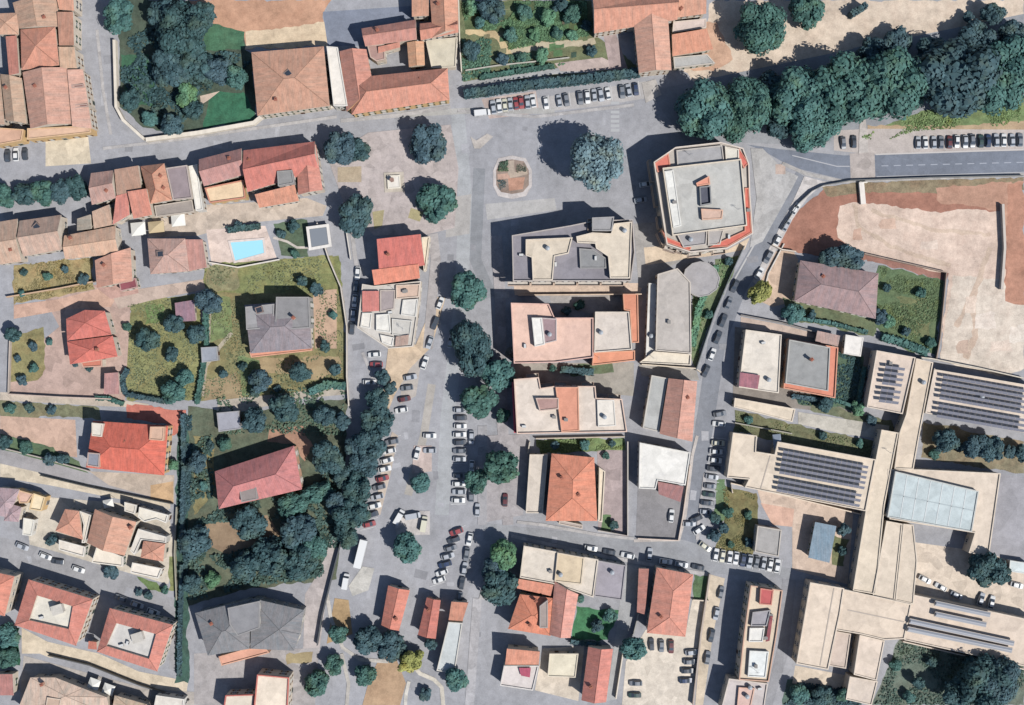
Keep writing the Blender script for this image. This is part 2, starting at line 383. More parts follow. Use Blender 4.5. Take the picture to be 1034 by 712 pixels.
# lower centre
zone('traffic_island', 'earth', (186,158,120), [(338,604),(352,606),(356,640),(330,650)], .1)
zone('traffic_island', 'earth', (190,160,130), [(384,662),(398,660),(410,690),(404,712),(366,712),(372,690)], .1)
zone('pavement', 'paving', (200,196,188), [(366,572),(378,574),(372,596),(356,602),(352,592)], .1)
strip('kerb', 'paving', (214,206,192), [(414,668),(424,680),(438,686),(446,694),(448,716)], 4, .14)
strip('kerb', 'paving', (210,204,194), [(413,688),(410,700),(409,716)], 3.4, .14)
strip('pavement', 'paving', (180,178,180), [(482,604),(474,712)], 9, .12)
zone('pavement', 'paving', (200,186,172), [(386,468),(396,436),(402,440),(394,480),(384,520),(378,520)], .1)
zone('traffic_island', 'paving', (206,188,180), [(418,450),(436,450),(436,476),(416,478)], .12)
zone('traffic_island', 'paving', (196,190,186), [(398,516),(434,516),(434,540),(400,540)], .12)
zone('pavement', 'paving', (212,190,164), [(392,352),(420,348),(440,300),(450,300),(436,350),(414,372),(398,400),(390,420),(386,400)], .12)
strip('pavement', 'paving', (176,170,168), [(437,236),(440,262),(432,352)], 10, .12)
# left side
zone('paved_lane', 'paving', (206,190,174), [(150,208),(232,206),(310,200),(330,208),(326,218),(240,226),(200,238),(150,240)])
zone('pool_terrace', 'paving', (226,206,194), [(208,232),(268,228),(280,262),(240,270),(214,268)])
zone('garden_soil', 'grass', (96,116,92), [(276,226),(310,222),(312,260),(284,258)])
strip('garden_path', 'paving', (206,196,186), [(276,240),(290,244),(300,250),(314,250)], 2.4)
zone('lawn', 'grass', (138,144,92), [(206,268),(282,262),(342,258),(344,282),(346,300),(240,302),(205,296)])
zone('lawn', 'grass', (150,152,98), [(284,262),(336,258),(338,276),(288,280)])
zone('lawn', 'grass', (144,140,96), [(205,296),(346,296),(350,392),(240,404),(200,404),(205,340)])
zone('lawn', 'grass', (128,146,96), [(208,300),(232,300),(236,340),(212,346)])
zone('garden_soil', 'earth', (176,156,122), [(256,362),(342,360),(346,376),(316,384),(262,374)])
zone('garden_soil', 'earth', (170,150,118), [(206,384),(238,376),(246,402),(206,404)])
zone('lawn', 'grass', (118,138,92), [(240,360),(262,364),(268,396),(244,400)])
zone('lawn', 'grass', (150,148,110), [(210,268),(240,268),(240,292),(208,296)])
strip('garden_path', 'paving', (186,172,154), [(212,300),(210,350),(204,400)], 4)
zone('garden_soil', 'earth', (172,152,120), [(134,340),(160,346),(164,402),(134,400)])
strip('garden_path', 'paving', (180,170,150), [(234,336),(222,350),(206,372)], 4)
zone('paved_yard', 'paving', (196,166,142), [(316,294),(340,292),(340,352),(318,352)])
zone('paved_lane', 'paving', (188,178,164), [(222,404),(300,396),(352,386),(352,398),(310,402),(240,416),(216,420)])
zone('garden_soil', 'grass', (104,114,92), [(190,410),(240,416),(352,402),(350,440),(340,585),(250,595),(188,612)])
zone('garden_soil', 'earth', (180,142,120), [(272,434),(306,430),(316,450),(308,466),(298,448),(270,446)])
zone('garden_soil', 'grass', (148,140,96), [(195,440),(214,440),(216,500),(196,520)])
zone('garden_soil', 'earth', (158,136,112), [(206,530),(270,520),(284,540),(230,560),(206,548)])
zone('lawn', 'grass', (146,148,98), [(132,306),(200,296),(206,340),(200,404),(128,404),(126,380)])
zone('lawn', 'grass', (120,146,88), [(148,308),(166,308),(164,326),(146,328)])
zone('paved_yard', 'paving', (192,166,154), [(40,292),(130,286),(132,310),(126,404),(10,398),(8,372),(60,330)])
zone('garden_soil', 'grass', (150,144,98), [(10,342),(44,330),(46,372),(38,384),(10,386)])
zone('garden_soil', 'grass', (168,154,108), [(14,268),(92,258),(96,292),(60,300),(14,308)])
zone('paved_lane', 'paving', (208,172,152), [(14,308),(60,302),(98,292),(120,296),(112,310),(70,312),(14,322)])
zone('paved_lane', 'paving', (198,178,164), [(112,296),(205,282),(208,292),(150,304),(120,312)])
zone('paved_yard', 'paving', (196,160,148), [(94,288),(138,284),(140,296),(112,302)])
zone('garden_soil', 'grass', (132,134,102), [(0,404),(100,412),(102,424),(60,420),(0,424)])
zone('paved_lane', 'paving', (202,188,172), [(0,396),(110,402),(150,408),(150,412),(100,410),(0,404)])
zone('paved_yard', 'paving', (208,176,156), [(0,420),(76,424),(78,462),(40,456),(0,442)])
zone('paved_yard', 'earth', (210,132,116), [(128,408),(188,414),(186,436),(172,440),(168,428),(128,422)])
zone('garden_soil', 'grass', (100,124,92), [(0,438),(40,448),(80,466),(90,478),(60,474),(0,452)])
zone('road', 'asphalt', (168,164,164), [(0,454),(40,464),(90,478),(175,506),(176,508),(110,492),(0,470)])
zone('paved_lane', 'paving', (216,202,180), [(0,468),(60,482),(104,492),(172,508),(172,514),(110,502),(50,490),(0,482)])
zone('paved_yard', 'paving', (198,182,166), [(90,476),(176,480),(176,508),(110,490)])
zone('paved_yard', 'paving', (206,172,134), [(152,490),(175,486),(175,508),(152,503)])
zone('paved_yard', 'paving', (210,200,184), [(24,500),(170,512),(176,560),(170,590),(100,570),(30,550)])
zone('road', 'asphalt', (166,165,167), [(0,542),(60,558),(120,576),(176,606),(182,624),(176,676),(170,676),(174,634),(120,606),(60,594),(0,578)])
zone('lawn', 'grass', (142,150,98), [(171,562),(179,562),(179,596),(170,596)])
zone('garden_soil', 'grass', (112,136,84), [(138,582),(158,588),(166,598),(150,596)])
zone('paved_lane', 'paving', (222,206,182), [(22,634),(48,648),(100,660),(140,678),(190,688),(188,702),(150,694),(104,676),(60,664),(50,664),(40,660),(22,660)])
zone('lawn', 'grass', (52,104,78), [(0,632),(20,634),(20,672),(0,674)])
zone('paved_yard', 'paving', (186,178,170), [(24,662),(150,696),(220,700),(220,712),(20,712)])
zone('garden_soil', 'grass', (70,104,92), [(180,430),(190,430),(190,690),(176,690)])
zone('paved_lane', 'paving', (192,182,178), [(318,584),(336,540),(344,545),(330,600),(322,660),(306,660),(308,600)])
zone('paved_yard', 'paving', (176,170,168), [(196,660),(322,654),(318,712),(196,712)])
zone('flower_bed', 'earth', (178,162,126), [(289,661),(316,658),(315,668),(290,671)])
m_ = MB()
for i in range(7):
    a = W(621, 104+i*4.6); m_.face([a+Vector((-1.4, -.45, .04)), a+Vector((1.4, -.45, .04)), a+Vector((1.4, .45, .04)), a+Vector((-1.4, .45, .04))])
structure(m_.build('zebra_crossing', mat('plain', (186,187,188))))

rv = random.Random(31)
PATCH = [(480,110),(530,130),(560,210),(470,220),(478,250),(455,260),(450,390),(420,420),(440,480),(445,510),(425,580),(455,590),(410,440),(360,300),(365,380),(362,350),(110,60),(105,100),(130,150),(220,146),(280,132),(400,118),(560,545),(640,556),(700,500),(712,440),(730,350),(760,262),(640,190),(560,120),(610,120),(520,225),(430,600),(480,640),(300,140),(30,565),(130,600),(545,150),(480,330),(400,470),(372,600),(470,150)]
for i, (x, y) in enumerate(PATCH):
    w_, h_, a = rv.uniform(4, 15), rv.uniform(3, 9), rv.uniform(-.25, .25); v = rv.choice([-20,-13,9,14,18]); c, s_ = math.cos(a), math.sin(a)
    if rv.random() < .5: w_, h_ = h_, w_
    zone('road_patch', 'asphalt', (166+v, 166+v, 170+v), [(x+u*c-q*s_, y+u*s_+q*c) for u, q in ((-w_/2,-h_/2),(w_/2,-h_/2*.9),(w_/2*.95,h_/2),(-w_/2,h_/2))])
for ln, w_ in [([(344,122),(400,117),(455,108)],4),([(98,30),(104,90),(112,136)],3),([(104,150),(180,141),(256,130),(340,118)],3),([(352,206),(356,240),(360,270)],4),([(366,356),(376,380),(380,400)],3),([(516,541),(600,560),(690,576),(716,580)],3.5),([(486,605),(500,552)],5),([(640,544),(604,540),(548,530),(522,527)],3),([(712,478),(706,520),(704,545)],3),([(500,298),(514,298)],6),([(462,112),(540,118),(640,106)],3)]:
    strip('pavement', 'paving', (186,182,180), ln, w_, .12)
for ln, w_ in [([(862,206),(868,230),(900,250),(960,268)],4),([(880,212),(940,232),(1000,236)],4),([(980,300),(985,340),(975,362)],6),([(1000,250),(985,290),(965,330)],5)]:
    strip('wheel_track', 'earth', (214,192,172), ln, w_)
for x, y, w_, h_, c in [(985,318,20,14,(236,222,208)),(1000,345,22,10,(232,214,198)),(968,345,10,12,(206,182,164)),(975,300,9,16,(236,216,198)),(1020,330,22,16,(234,222,208)),(890,222,14,9,(220,190,170)),(930,244,16,8,(232,212,196)),(862,232,8,10,(214,180,160))]:
    zone('rubble_ground', 'earth', c, [(x,y),(x+w_,y-2),(x+w_+1,y+h_),(x-1,y+h_)])

strip('pavement', 'paving', (198,192,184), [(330,598),(334,624),(346,654),(364,666),(392,668)], 3.6, .12)
strip('pavement', 'paving', (194,188,180), [(345,660),(352,690),(350,714)], 3.4, .12)
strip('road_wear', 'asphalt', (182,176,168), [(436,388),(428,440),(412,500)], 8)
strip('road_wear', 'asphalt', (180,178,174), [(400,116),(470,112),(560,112)], 6)
zone('road_patch', 'asphalt', (186,178,170), [(408,360),(426,360),(420,400),(404,408)])
zone('road_patch', 'asphalt', (184,180,176), [(452,200),(476,196),(474,236),(450,240)])
zone('road_patch', 'asphalt', (186,184,182), [(490,206),(560,200),(562,212),(492,222)])
# ------------------------------------------------------------------ buildings
BLD = []
CREAM = (228, 214, 196); PINKW = (226, 180, 152); WHITE = (228, 224, 216); OCHRE = (226, 190, 138); GREYW = (176, 172, 168)
def F(poly, h, col, wall=CREAM, par=.55, parcol=None): return dict(t='flat', p=poly, h=h, c=col, w=wall, par=par, pc=parcol)
def G(poly, h, col, rise=2.0, ax=0, wall=CREAM, c2=None): return dict(t='gable', p=poly, h=h, c=col, r=rise*1.35, ax=ax, w=wall, c2=c2)
def H(poly, h, col, rise=2.2, ax=0, wall=CREAM, c2=None): return dict(t='hip', p=poly, h=h, c=col, r=rise*1.35, ax=ax, w=wall, c2=c2)
def P(poly, h, col, rise=2.2, wall=CREAM, c2=None): return dict(t='pyr', p=poly, h=h, c=col, r=rise, w=wall, c2=c2)
def R(poly, h, col, inner, ic, rise=1.4, wall=CREAM): return dict(t='ring', p=poly, h=h, c=col, inner=inner, ic=ic, r=rise, w=wall)
def SH(poly, h, col, rise=1.0, wall=CREAM): return dict(t='shed', p=poly, h=h, c=col, r=rise, w=wall)   # low along edge 0-1, high along edge 2-3
def B(name, label, blocks, cat='building', group=None, extras=(), bal=False, clutter=0): BLD.append(dict(n=name, l=label, b=blocks, cat=cat, g=group, e=extras, bal=bal, cl=clutter))

OLD = 'old town houses at the top left'
B('town_house', 'tan gabled town house at the very top left, ridge running north to south', [G([(13,3),(57,-6),(60,27),(20,29)], 10, (204,166,142), 1.6, 1)], 'house', OLD)
B('town_house', 'narrow orange roofed town house in the top left corner beside the lane', [SH([(75,11),(60,10),(57,-8),(75,-8)], 11, (230,158,130), 1.0)], 'house', OLD)
B('town_house', 'brown and tan town house with a small recessed terrace beside the lane, top left', [SH([(75,46),(60,46),(59,13),(75,13)], 10.2, (196,146,124), .9)], 'house', OLD)
B('town_house', 'small square pinkish town house at the left edge, above the narrow red roof', [P([(-6,14),(19,13),(19,35),(-4,35)], 9.6, (218,172,146), 1.3)], 'house', OLD)
B('town_house', 'large salmon red town house with pyramid roof among the old town roofs', [P([(21,30),(56,27),(60,66),(22,71)], 10.6, (222,146,122), 2.8)], 'house', OLD)
B('town_house', 'narrow red roofed town house left of the salmon pyramid roof', [SH([(6,37),(17,36),(21,75),(11,77)], 9.3, (204,138,122), 1.2)], 'house', OLD)
B('town_house', 'plain beige roofed town house between the salmon pyramid roof and the lane', [SH([(78,69),(61,69),(60,48),(76,48)], 10.7, (216,178,150), .7)], 'house', OLD)
B('town_house', 'long gabled town house with a reddish western slope and tan eastern slope', [G([(23,73),(68,68),(72,125),(31,130)], 10.1, (214,166,146), 2.2, 1)], 'house', OLD)
B('town_house', 'long tan roofed town house left of the gabled one with reddish slope', [G([(1,75),(22,79),(27,125),(6,122)], 9.4, (202,170,146), 1.3, 1)], 'house', OLD)
B('town_house', 'pink roofed town house with three roof steps along the lane, top left', [SH([(84,70),(93,130),(74,128),(69,71)], 9.8, (226,178,158), .8), F([(72,86),(84,85),(85,88),(73,89)], 11.0, (150,110,104), CREAM, .2), F([(75,106),(88,105),(89,108),(76,109)], 11.0, (150,110,104), CREAM, .2)], 'house', OLD)
B('town_house', 'low pinkish flat house at the left edge facing the beige forecourt', [F([(-5,129),(24,131),(22,142),(-5,147)], 7, (220,178,152), OCHRE, .4)], 'house', OLD)
B('town_house', 'low cream flat house with cornice overlooking the beige forecourt', [F([(28,130),(91,127),(92,134),(28,141)], 7.3, (222,186,160), OCHRE, .4)], 'house', OLD)
B('town_house', 'dim brown roofed town house at the left edge beside the long tan roof', [G([(-8,72),(0,74),(5,126),(-8,126)], 8.6, (190,158,138), 1.0, 1)], 'house', OLD)
B('apartment_house', 'broad tan hipped house with a roof hatch beside the dark green garden', [H([(254,53),(327,47),(333,107),(260,117)], 10, (208,160,136), 1.8, 0)], 'house', None, (('hatch',291,75),('chimney',279,101)))
B('courtyard_house', 'salmon roofed courtyard house with two long wings facing the street', [H([(354,79),(452,69),(454,101),(355,116)], 9, (222,156,134), 3.2, 0, OCHRE), G([(343,52),(370,50),(378,92),(350,113)], 8.8, (214,152,134), 2.0, 1, OCHRE)], 'house')
B('courtyard_house', 'red and brown roofed house north of the two winged courtyard house', [G([(365,29),(420,20),(421,40),(369,47)], 8.2, (206,148,134), 1.7, 0), F([(371,46),(388,45),(389,60),(380,62),(374,58)], 6.4, (184,150,140), CREAM, .3), SH([(404,48),(382,54),(382,48),(404,43)], 6.6, (218,140,120), .6)], 'house')
B('courtyard_house', 'small orange roofed outbuilding east of the dark inner court', [G([(411,43),(428,42),(429,66),(413,68)], 5.6, (230,166,130), .8, 1)], 'outbuilding')
B('courtyard_house', 'salmon house with L shaped roof beside the garden at the top', [G([(434,-6),(462,-6),(463,30),(437,38)], 9.4, (220,162,136), 1.8, 1), G([(424,24),(462,20),(463,33),(425,41)], 8.8, (220,142,120), 1.7, 0), SH([(433,16),(416,17),(416,-5),(433,-5)], 9.0, (212,160,134), .8)], 'house')
B('terrace_annexe', 'low beige flat terrace with cracked paving south of the salmon L shaped house', [F([(430,41),(462,38),(460,68),(436,69)], 3.6, (214,204,182), CREAM, .35)], 'annexe')
B('farm_house', 'large salmon roofed complex at the top with a long wing pointing at the avenue', [G([(598,-8),(684,-8),(684,20),(600,34)], 9, (222,160,136), 3.0, 0), G([(639,14),(674,10),(678,71),(645,74)], 9.3, (222,172,150), 1.7, 1), SH([(713,14),(684,18),(684,-6),(713,-6)], 8, (230,160,134), .9)], 'house', None, (('chimney',688,8),))
B('farm_house', 'orange roofed house with a grey lean-to at the sandy path', [SH([(720,50),(679,57),(678,36),(713,30)], 6.2, (232,152,124), 1.2), F([(680,58),(714,55),(722,64),(681,69)], 3.5, (186,184,180), CREAM, .2), F([(680,22),(713,19),(713,28),(679,33)], 4.4, (218,200,190), CREAM, .2)], 'house')

B('terrace_house', 'narrow whitish terrace roof between the tan hipped house and the courtyard house', [F([(330,47),(341,48),(351,107),(337,107)], 9.6, (238,230,218), WHITE, .3)], 'terrace')
B('terrace_house', 'narrow whitish lane raised into the sun between mauve flat roof and mauve cream house', [F([(191,168),(199,166),(205,212),(198,213)], 6, (240,234,222), WHITE, .3)], 'terrace')  # bright part of a lane, lifted as a roof block so it stays sunlit
ROW2 = 'old houses south of the hedge trees'
B('row_house', 'grey and tan roofed row house at the left edge south of the hedge trees', [G([(-6,225),(18,221),(22,264),(-6,268)], 7.4, (208,174,152), 2.3, 0)], 'house', ROW2)
B('row_house', 'broad row house with mauve grey north slope and skylight above a tan slope', [G([(20,223),(62,217),(63,252),(24,259)], 7.8, (204,172,154), 2.7, 0)], 'house', ROW2, (('hatch',36,229),))
B('row_house', 'wide tan roofed row house right of the mauve and tan one', [G([(65,238),(117,228),(120,256),(66,262)], 7.2, (220,180,154), 1.3, 0)], 'house', ROW2, (('chimney',70,240),))
B('row_house', 'small grey tan roofed house tucked behind the wide tan row house', [SH([(78,233),(78,221),(92,217),(93,231)], 6.7, (182,168,152), .7)], 'house', ROW2)
B('row_house', 'pale tan house between the small grey roof and the pink orange roof', [SH([(114,227),(95,231),(94,214),(111,207)], 6.9, (204,170,148), .8)], 'house', ROW2)
ROW3 = 'old houses along the shaded street'
B('row_house', 'brown roofed corner house at the east end of the hedge trees', [G([(92,175),(115,172),(117,200),(93,207)], 9.5, (192,154,142), 1.9, 0)], 'house', ROW3)
B('row_house', 'brown roofed street house second from the hedge trees', [SH([(143,192),(118,197),(117,172),(141,168)], 9.9, (188,150,130), 1.4)], 'house', ROW3)
B('row_house', 'pink roofed back house left of the raised orange roof', [SH([(131,217),(114,227),(118,198),(130,195)], 8.6, (222,146,132), .6)], 'house', ROW3)
B('row_house', 'raised orange roofed house framed by a dark shadow line', [SH([(154,217),(135,221),(130,194),(149,191)], 10.6, (228,142,122), 1.1)], 'house', ROW3)
B('row_house', 'street house with brown north slope and salmon east slope', [H([(142,168),(166,165),(174,202),(152,206)], 10, (222,152,126), 2.6, 1)], 'house', ROW3, (('chimney',163,178),('chimney',166,190)))
B('row_house', 'mauve flat roofed house with cream edge left of the narrow whitish raised lane', [F([(168,170),(189,167),(194,200),(175,202)], 9, (158,144,146), CREAM, .4)], 'house', ROW3)
B('row_house', 'low grey brown roof strip below the mauve flat roof', [F([(156,208),(194,202),(196,214),(158,219)], 4.8, (166,156,148), CREAM, .25)], 'annexe', ROW3)
B('row_house', 'mauve roofed house with a cream terrace facing south', [G([(201,161),(244,150),(248,176),(206,188)], 9.4, (198,148,140), 2.3, 0), F([(207,190),(246,182),(248,200),(212,205)], 6.3, (240,212,176), OCHRE, .5, (214,150,126))], 'house', ROW3)
B('row_house', 'long bright red roofed house beside the square with a grey roof hut', [G([(246,152),(318,143),(322,172),(250,194)], 9.8, (218,124,112), 3.0, 0), G([(300,158),(319,146),(326,192),(301,197)], 10.2, (224,142,126), 1.3, 1), SH([(302,203),(262,210),(258,197),(298,187)], 7.2, (220,156,130), 1.2), F([(280,173),(295,172),(297,185),(281,188)], 14.6, (150,148,146), GREYW, .3)], 'house', ROW3, (('chimney',252,162),))
B('garden_house', 'pinkish hipped house left of the swimming pool', [H([(149,241),(187,241),(191,274),(152,277)], 7, (206,168,154), 1.7, 0), SH([(209,270),(191,274),(187,242),(205,242)], 6.3, (202,150,138), .5)], 'house', None, (('hatch',161,256),))
B('garden_house', 'pink roofed house with dark red lean-to at the end of the yellow lawn', [G([(96,263),(132,250),(134,284),(98,291)], 6.6, (220,166,144), 1.3, 1), F([(120,284),(137,281),(139,290),(122,294)], 3.4, (150,88,96), CREAM, .2)], 'house')
B('villa', 'grey roofed villa with a raised upper block in an olive lawn', [H([(247,308),(312,303),(315,352),(253,357)], 7.6, (158,146,149), 1.8, 0), F([(279,300),(312,300),(313,331),(278,333)], 10.6, (148,146,146), GREYW, .25), F([(248,310),(277,307),(276,331),(249,333)], 9.6, (160,158,158), GREYW, .25), F([(252,356),(314,350),(315,354),(254,361)], 3.4, (222,158,134), PINKW, .3)], 'villa', None, (('hatch',262,313),('chimney',297,321)))
B('villa', 'bright red double roofed villa in a mauve paved yard at the left', [P([(67,322),(86,313),(106,314),(113,338),(68,344)], 7.6, (224,118,106), 1.7), P([(68,345),(114,339),(119,360),(71,368)], 7.0, (226,114,102), 1.6), F([(82,366),(103,363),(103,370),(84,371)], 4, (206,130,110), CREAM, .3)], 'villa', None, (('chimney',97,353),))
B('villa_annexe', 'small pinkish garage beside the bright red double roofed villa', [SH([(121,398),(105,398),(106,377),(120,376)], 3.4, (198,150,144), .3)], 'garage')
B('villa', 'large vivid red hipped villa with corner terraces near the left edge', [H([(94,425),(170,430),(166,480),(87,472)], 8.6, (230,108,90), 2.4, 0, OCHRE), F([(93,427),(104,428),(103,441),(93,440)], 12.4, (230,222,208), CREAM, .3), F([(89,457),(101,458),(100,472),(88,470)], 12.2, (150,152,162), PINKW, .3), F([(152,431),(166,431),(165,445),(151,444)], 12.3, (216,180,156), PINKW, .3)], 'villa', None, (('chimney',126,446),('chimney',127,454)))
B('villa', 'pinkish mauve hipped villa with red south slope among the dark trees', [H([(217,476),(297,450),(305,494),(221,514)], 8, (208,136,132), 3.2, 0, PINKW), F([(241,489),(258,486),(260,504),(244,507)], 12.4, (150,140,136), GREYW, .15)], 'villa', None, (('chimney',262,481),))
B('garden_shed', 'small grey flat shed at the end of the garden path', [F([(219,417),(241,415),(243,433),(221,436)], 3, (168,168,176), GREYW, .15)], 'shed')
B('garden_shed', 'purple roofed garden shed between the trees of the olive lawn', [SH([(198,324),(178,325),(177,306),(196,303)], 3, (166,132,142), .4)], 'shed')
B('garden_shed', 'tiny grey shed beside the hedge south of the purple shed', [F([(203,351),(219,350),(220,364),(204,366)], 2.6, (160,164,172), GREYW, .1)], 'shed')
LL = 'houses of the lower left block'
B('house', 'salmon roofed house with cream terraces in the lower left block', [P([(66,514),(80,516),(84,545),(56,536)], 7, (222,162,138), 1.4), F([(81,516),(92,520),(86,548),(83,548),(85,530)], 6.2, (230,218,200), WHITE, .4), F([(60,545),(86,552),(85,562),(60,555)], 3.5, (236,226,212), WHITE, .4)], 'house', LL)
B('house', 'broad tan and salmon gabled house in the middle of the lower left block', [G([(96,514),(138,527),(126,561),(88,548)], 7.8, (216,164,140), 2.2, 1), F([(98,552),(124,562),(124,572),(93,568)], 3.6, (240,228,210), WHITE, .4)], 'house', LL, (('chimney',131,533),('chimney',106,550)))
B('house', 'small salmon roofed house at the east end of the lower left block', [P([(145,546),(167,549),(165,567),(142,563)], 6.5, (222,162,138), 1.2), F([(140,534),(168,542),(168,548),(143,545),(136,560),(132,556)], 5.2, (228,220,208), WHITE, .4), F([(134,568),(164,574),(160,584),(132,578)], 3.4, (240,230,216), WHITE, .4)], 'house', LL)
B('house', 'cream flat house with white roof parts at the north of the lower left block', [F([(141,512),(170,520),(168,528),(158,524),(146,527),(140,522)], 4.2, (236,228,212), WHITE, .4), F([(126,507),(138,510),(136,519),(126,516)], 3.6, (232,222,206), WHITE, .3)], 'house', LL)
B('house', 'mauve roofed house at the left edge of the lower left block', [P([(-5,492),(20,494),(16,506),(6,522),(-5,520)], 7, (190,164,166), 1.2), P([(8,508),(22,512),(19,527),(4,526)], 6.3, (188,160,162), 1.0), F([(16,494),(34,499),(28,508),(20,508)], 5.6, (222,184,164), OCHRE, .3)], 'house', LL)
B('house', 'pale yellow walled house with a white terrace beside the mauve roofed house', [F([(34,498),(46,502),(42,516),(30,514)], 5, (240,220,184), OCHRE, .4), F([(24,523),(35,525),(32,541),(23,540)], 3.4, (240,234,220), WHITE, .25)], 'house', LL)
RING = 'apartment blocks with red ring roofs'
B('apartment_block', 'left of two red ring roofed blocks, with a plain whitish roof terrace', [R([(29,585),(94,605),(77,652),(15,631)], 11, (222,134,118), [(38,601),(74,612),(70,635),(30,626)], (226,220,206), 1.5)], 'apartment block', RING, (), True)
B('apartment_block', 'right of two red ring roofed blocks, with a cluttered curved roof terrace', [R([(111,614),(175,631),(159,678),(98,658)], 11, (224,136,120), [(118,629),(158,640),(151,665),(108,652)], (216,212,206), 1.5)], 'apartment block', RING, (), True, 4)
B('apartment_block', 'red roofed block cut off by the left edge beside the ring roofed blocks', [H([(-30,572),(15,582),(5,622),(-30,614)], 11, (228,138,118), 1.6, 1)], 'apartment block', RING)
B('garage', 'tiny red roofed hut between the two ring roofed blocks', [SH([(98,656),(89,655),(90,647),(98,648)], 3, (216,122,104), .3)], 'hut')
B('house', 'pale pinkish roofed house cut by the bottom edge, south of the beige lane', [P([(31,684),(56,684),(84,695),(108,704),(112,722),(16,722)], 7, (224,196,176), 1.2), F([(48,704),(62,706),(60,718),(46,716)], 9, (206,180,160), CREAM, .3)], 'house', None, (('chimney',41,692),))
B('house', 'beige roofed house at the bottom edge right of the pale pinkish roof', [P([(116,702),(148,711),(160,724),(112,724)], 7, (218,190,164), 1.0), F([(158,702),(186,706),(184,724),(154,722)], 5, (230,222,210), WHITE, .3)], 'house')
B('house', 'reddish roof cut by the left edge below the green court', [SH([(14,702),(-8,702),(-8,680),(14,680)], 5, (192,134,126), .8)], 'house')
B('villa', 'large grey many sided villa with two hipped roofs and a salmon terrace', [H([(197,619),(253,605),(252,655),(210,662)], 9, (144,141,142), 1.9, 0, GREYW), P([(254,604),(307,616),(303,640),(297,657),(253,655)], 9.2, (146,143,144), 1.8, GREYW), F([(230,614),(262,607),(262,634),(240,642),(232,630)], 13, (146,145,147), GREYW, .15), F([(221,663),(249,655),(269,655),(272,659),(224,672)], 3.6, (226,170,146), PINKW, .3)], 'villa')
B('apartment_block', 'cream block with red parapet edges at the bottom edge beside the grey villa', [F([(260,681),(292,684),(290,722),(256,722)], 10, (238,222,202), CREAM, .5, (210,130,118)), F([(228,702),(257,701),(256,722),(225,722)], 8.4, (226,214,196), CREAM, .5, (200,120,110))], 'apartment block')
# central wedge between the two streets
B('corner_house', 'bright red roofed house at the tip of the wedge beside the square', [SH([(429,268),(383,275),(381,242),(425,237)], 9.6, (222,116,106), 1.6, CREAM), SH([(424,281),(378,288),(376,273),(423,267)], 8.2, (238,138,114), 1.3, CREAM), F([(426,240),(434,239),(430,272),(428,274)], 6.2, (238,222,196), CREAM, .4)], 'house', None, (('chimney',392,257),))
B('corner_block', 'low block of mixed white and grey roofs south of the bright red corner house', [F([(366,287),(378,289),(425,284),(424,300),(417,350),(392,352),(361,331)], 5.6, (208,202,194), CREAM, .5), SH([(383,314),(366,315),(366,294),(383,294)], 6.5, (218,138,128), .5), F([(384,293),(399,293),(398,312),(384,315)], 6.0, (170,158,156), CREAM, .2), F([(400,288),(424,287),(423,300),(400,302)], 6.9, (218,190,170), CREAM, .3), F([(407,303),(422,302),(420,320),(405,318)], 6.6, (226,222,214), WHITE, .3), F([(366,316),(376,316),(374,332),(364,330)], 6.4, (238,232,220), WHITE, .3), F([(380,318),(393,317),(395,336),(380,334)], 6.8, (240,236,226), WHITE, .3), F([(396,322),(416,324),(414,340),(396,338)], 6.2, (206,202,194), WHITE, .3), SH([(412,348),(399,350),(400,340),(413,338)], 6.3, (190,162,148), .4), F([(384,338),(398,341),(396,350),(386,346)], 6.7, (236,230,220), WHITE, .3)], 'building', None, (), False, 5)
# right of the square: apartment blocks
APT = 'apartment blocks east of the square'
B('apartment_block', 'tall octagonal block with red balconies and a grey roof terrace beside the avenue', [F([(660,164),(682,149),(727,144),(750,150),(756,166),(757,196),(760,236),(734,251),(697,255),(673,247),(668,215)], 15, (196,188,178), CREAM, .8, (228,214,200)), F([(661,165),(675,155),(677,168),(664,174)], 15.9, (222,130,114), PINKW, .2), F([(746,150),(756,165),(751,170),(746,158)], 15.9, (216,120,108), PINKW, .2), F([(752,190),(756,190),(759,235),(735,249),(716,250),(730,243),(752,233)], 15.9, (220,122,106), PINKW, .2), F([(668,232),(674,240),(698,250),(696,253),(674,245)], 15.9, (222,116,100), PINKW, .2), F([(683,152),(729,147),(731,163),(684,167)], 16.2, (172,170,170), CREAM, .35), F([(732,148),(746,151),(746,162),(733,163)], 16.4, (228,222,208), CREAM, .3), F([(669,170),(748,161),(754,228),(679,238)], 18, (196,194,188), CREAM, .7, (230,216,196)), F([(671,173),(680,172),(688,228),(680,230)], 18.9, (234,232,224), WHITE, .2), F([(703,185),(716,178),(717,186),(704,188)], 20, (232,160,136), PINKW, .2), F([(706,189),(717,188),(718,206),(707,208)], 18.5, (96,98,110), GREYW, .9, (150,150,150)), F([(708,211),(730,212),(729,221),(709,222)], 19.6, (216,184,166), PINKW, .25), F([(683,236),(696,235),(714,233),(713,247),(690,250)], 16.3, (172,168,168), CREAM, .4), F([(715,233),(731,232),(727,247),(715,248)], 16.0, (184,178,174), CREAM, .3)], 'apartment block', APT, (), True, 6)
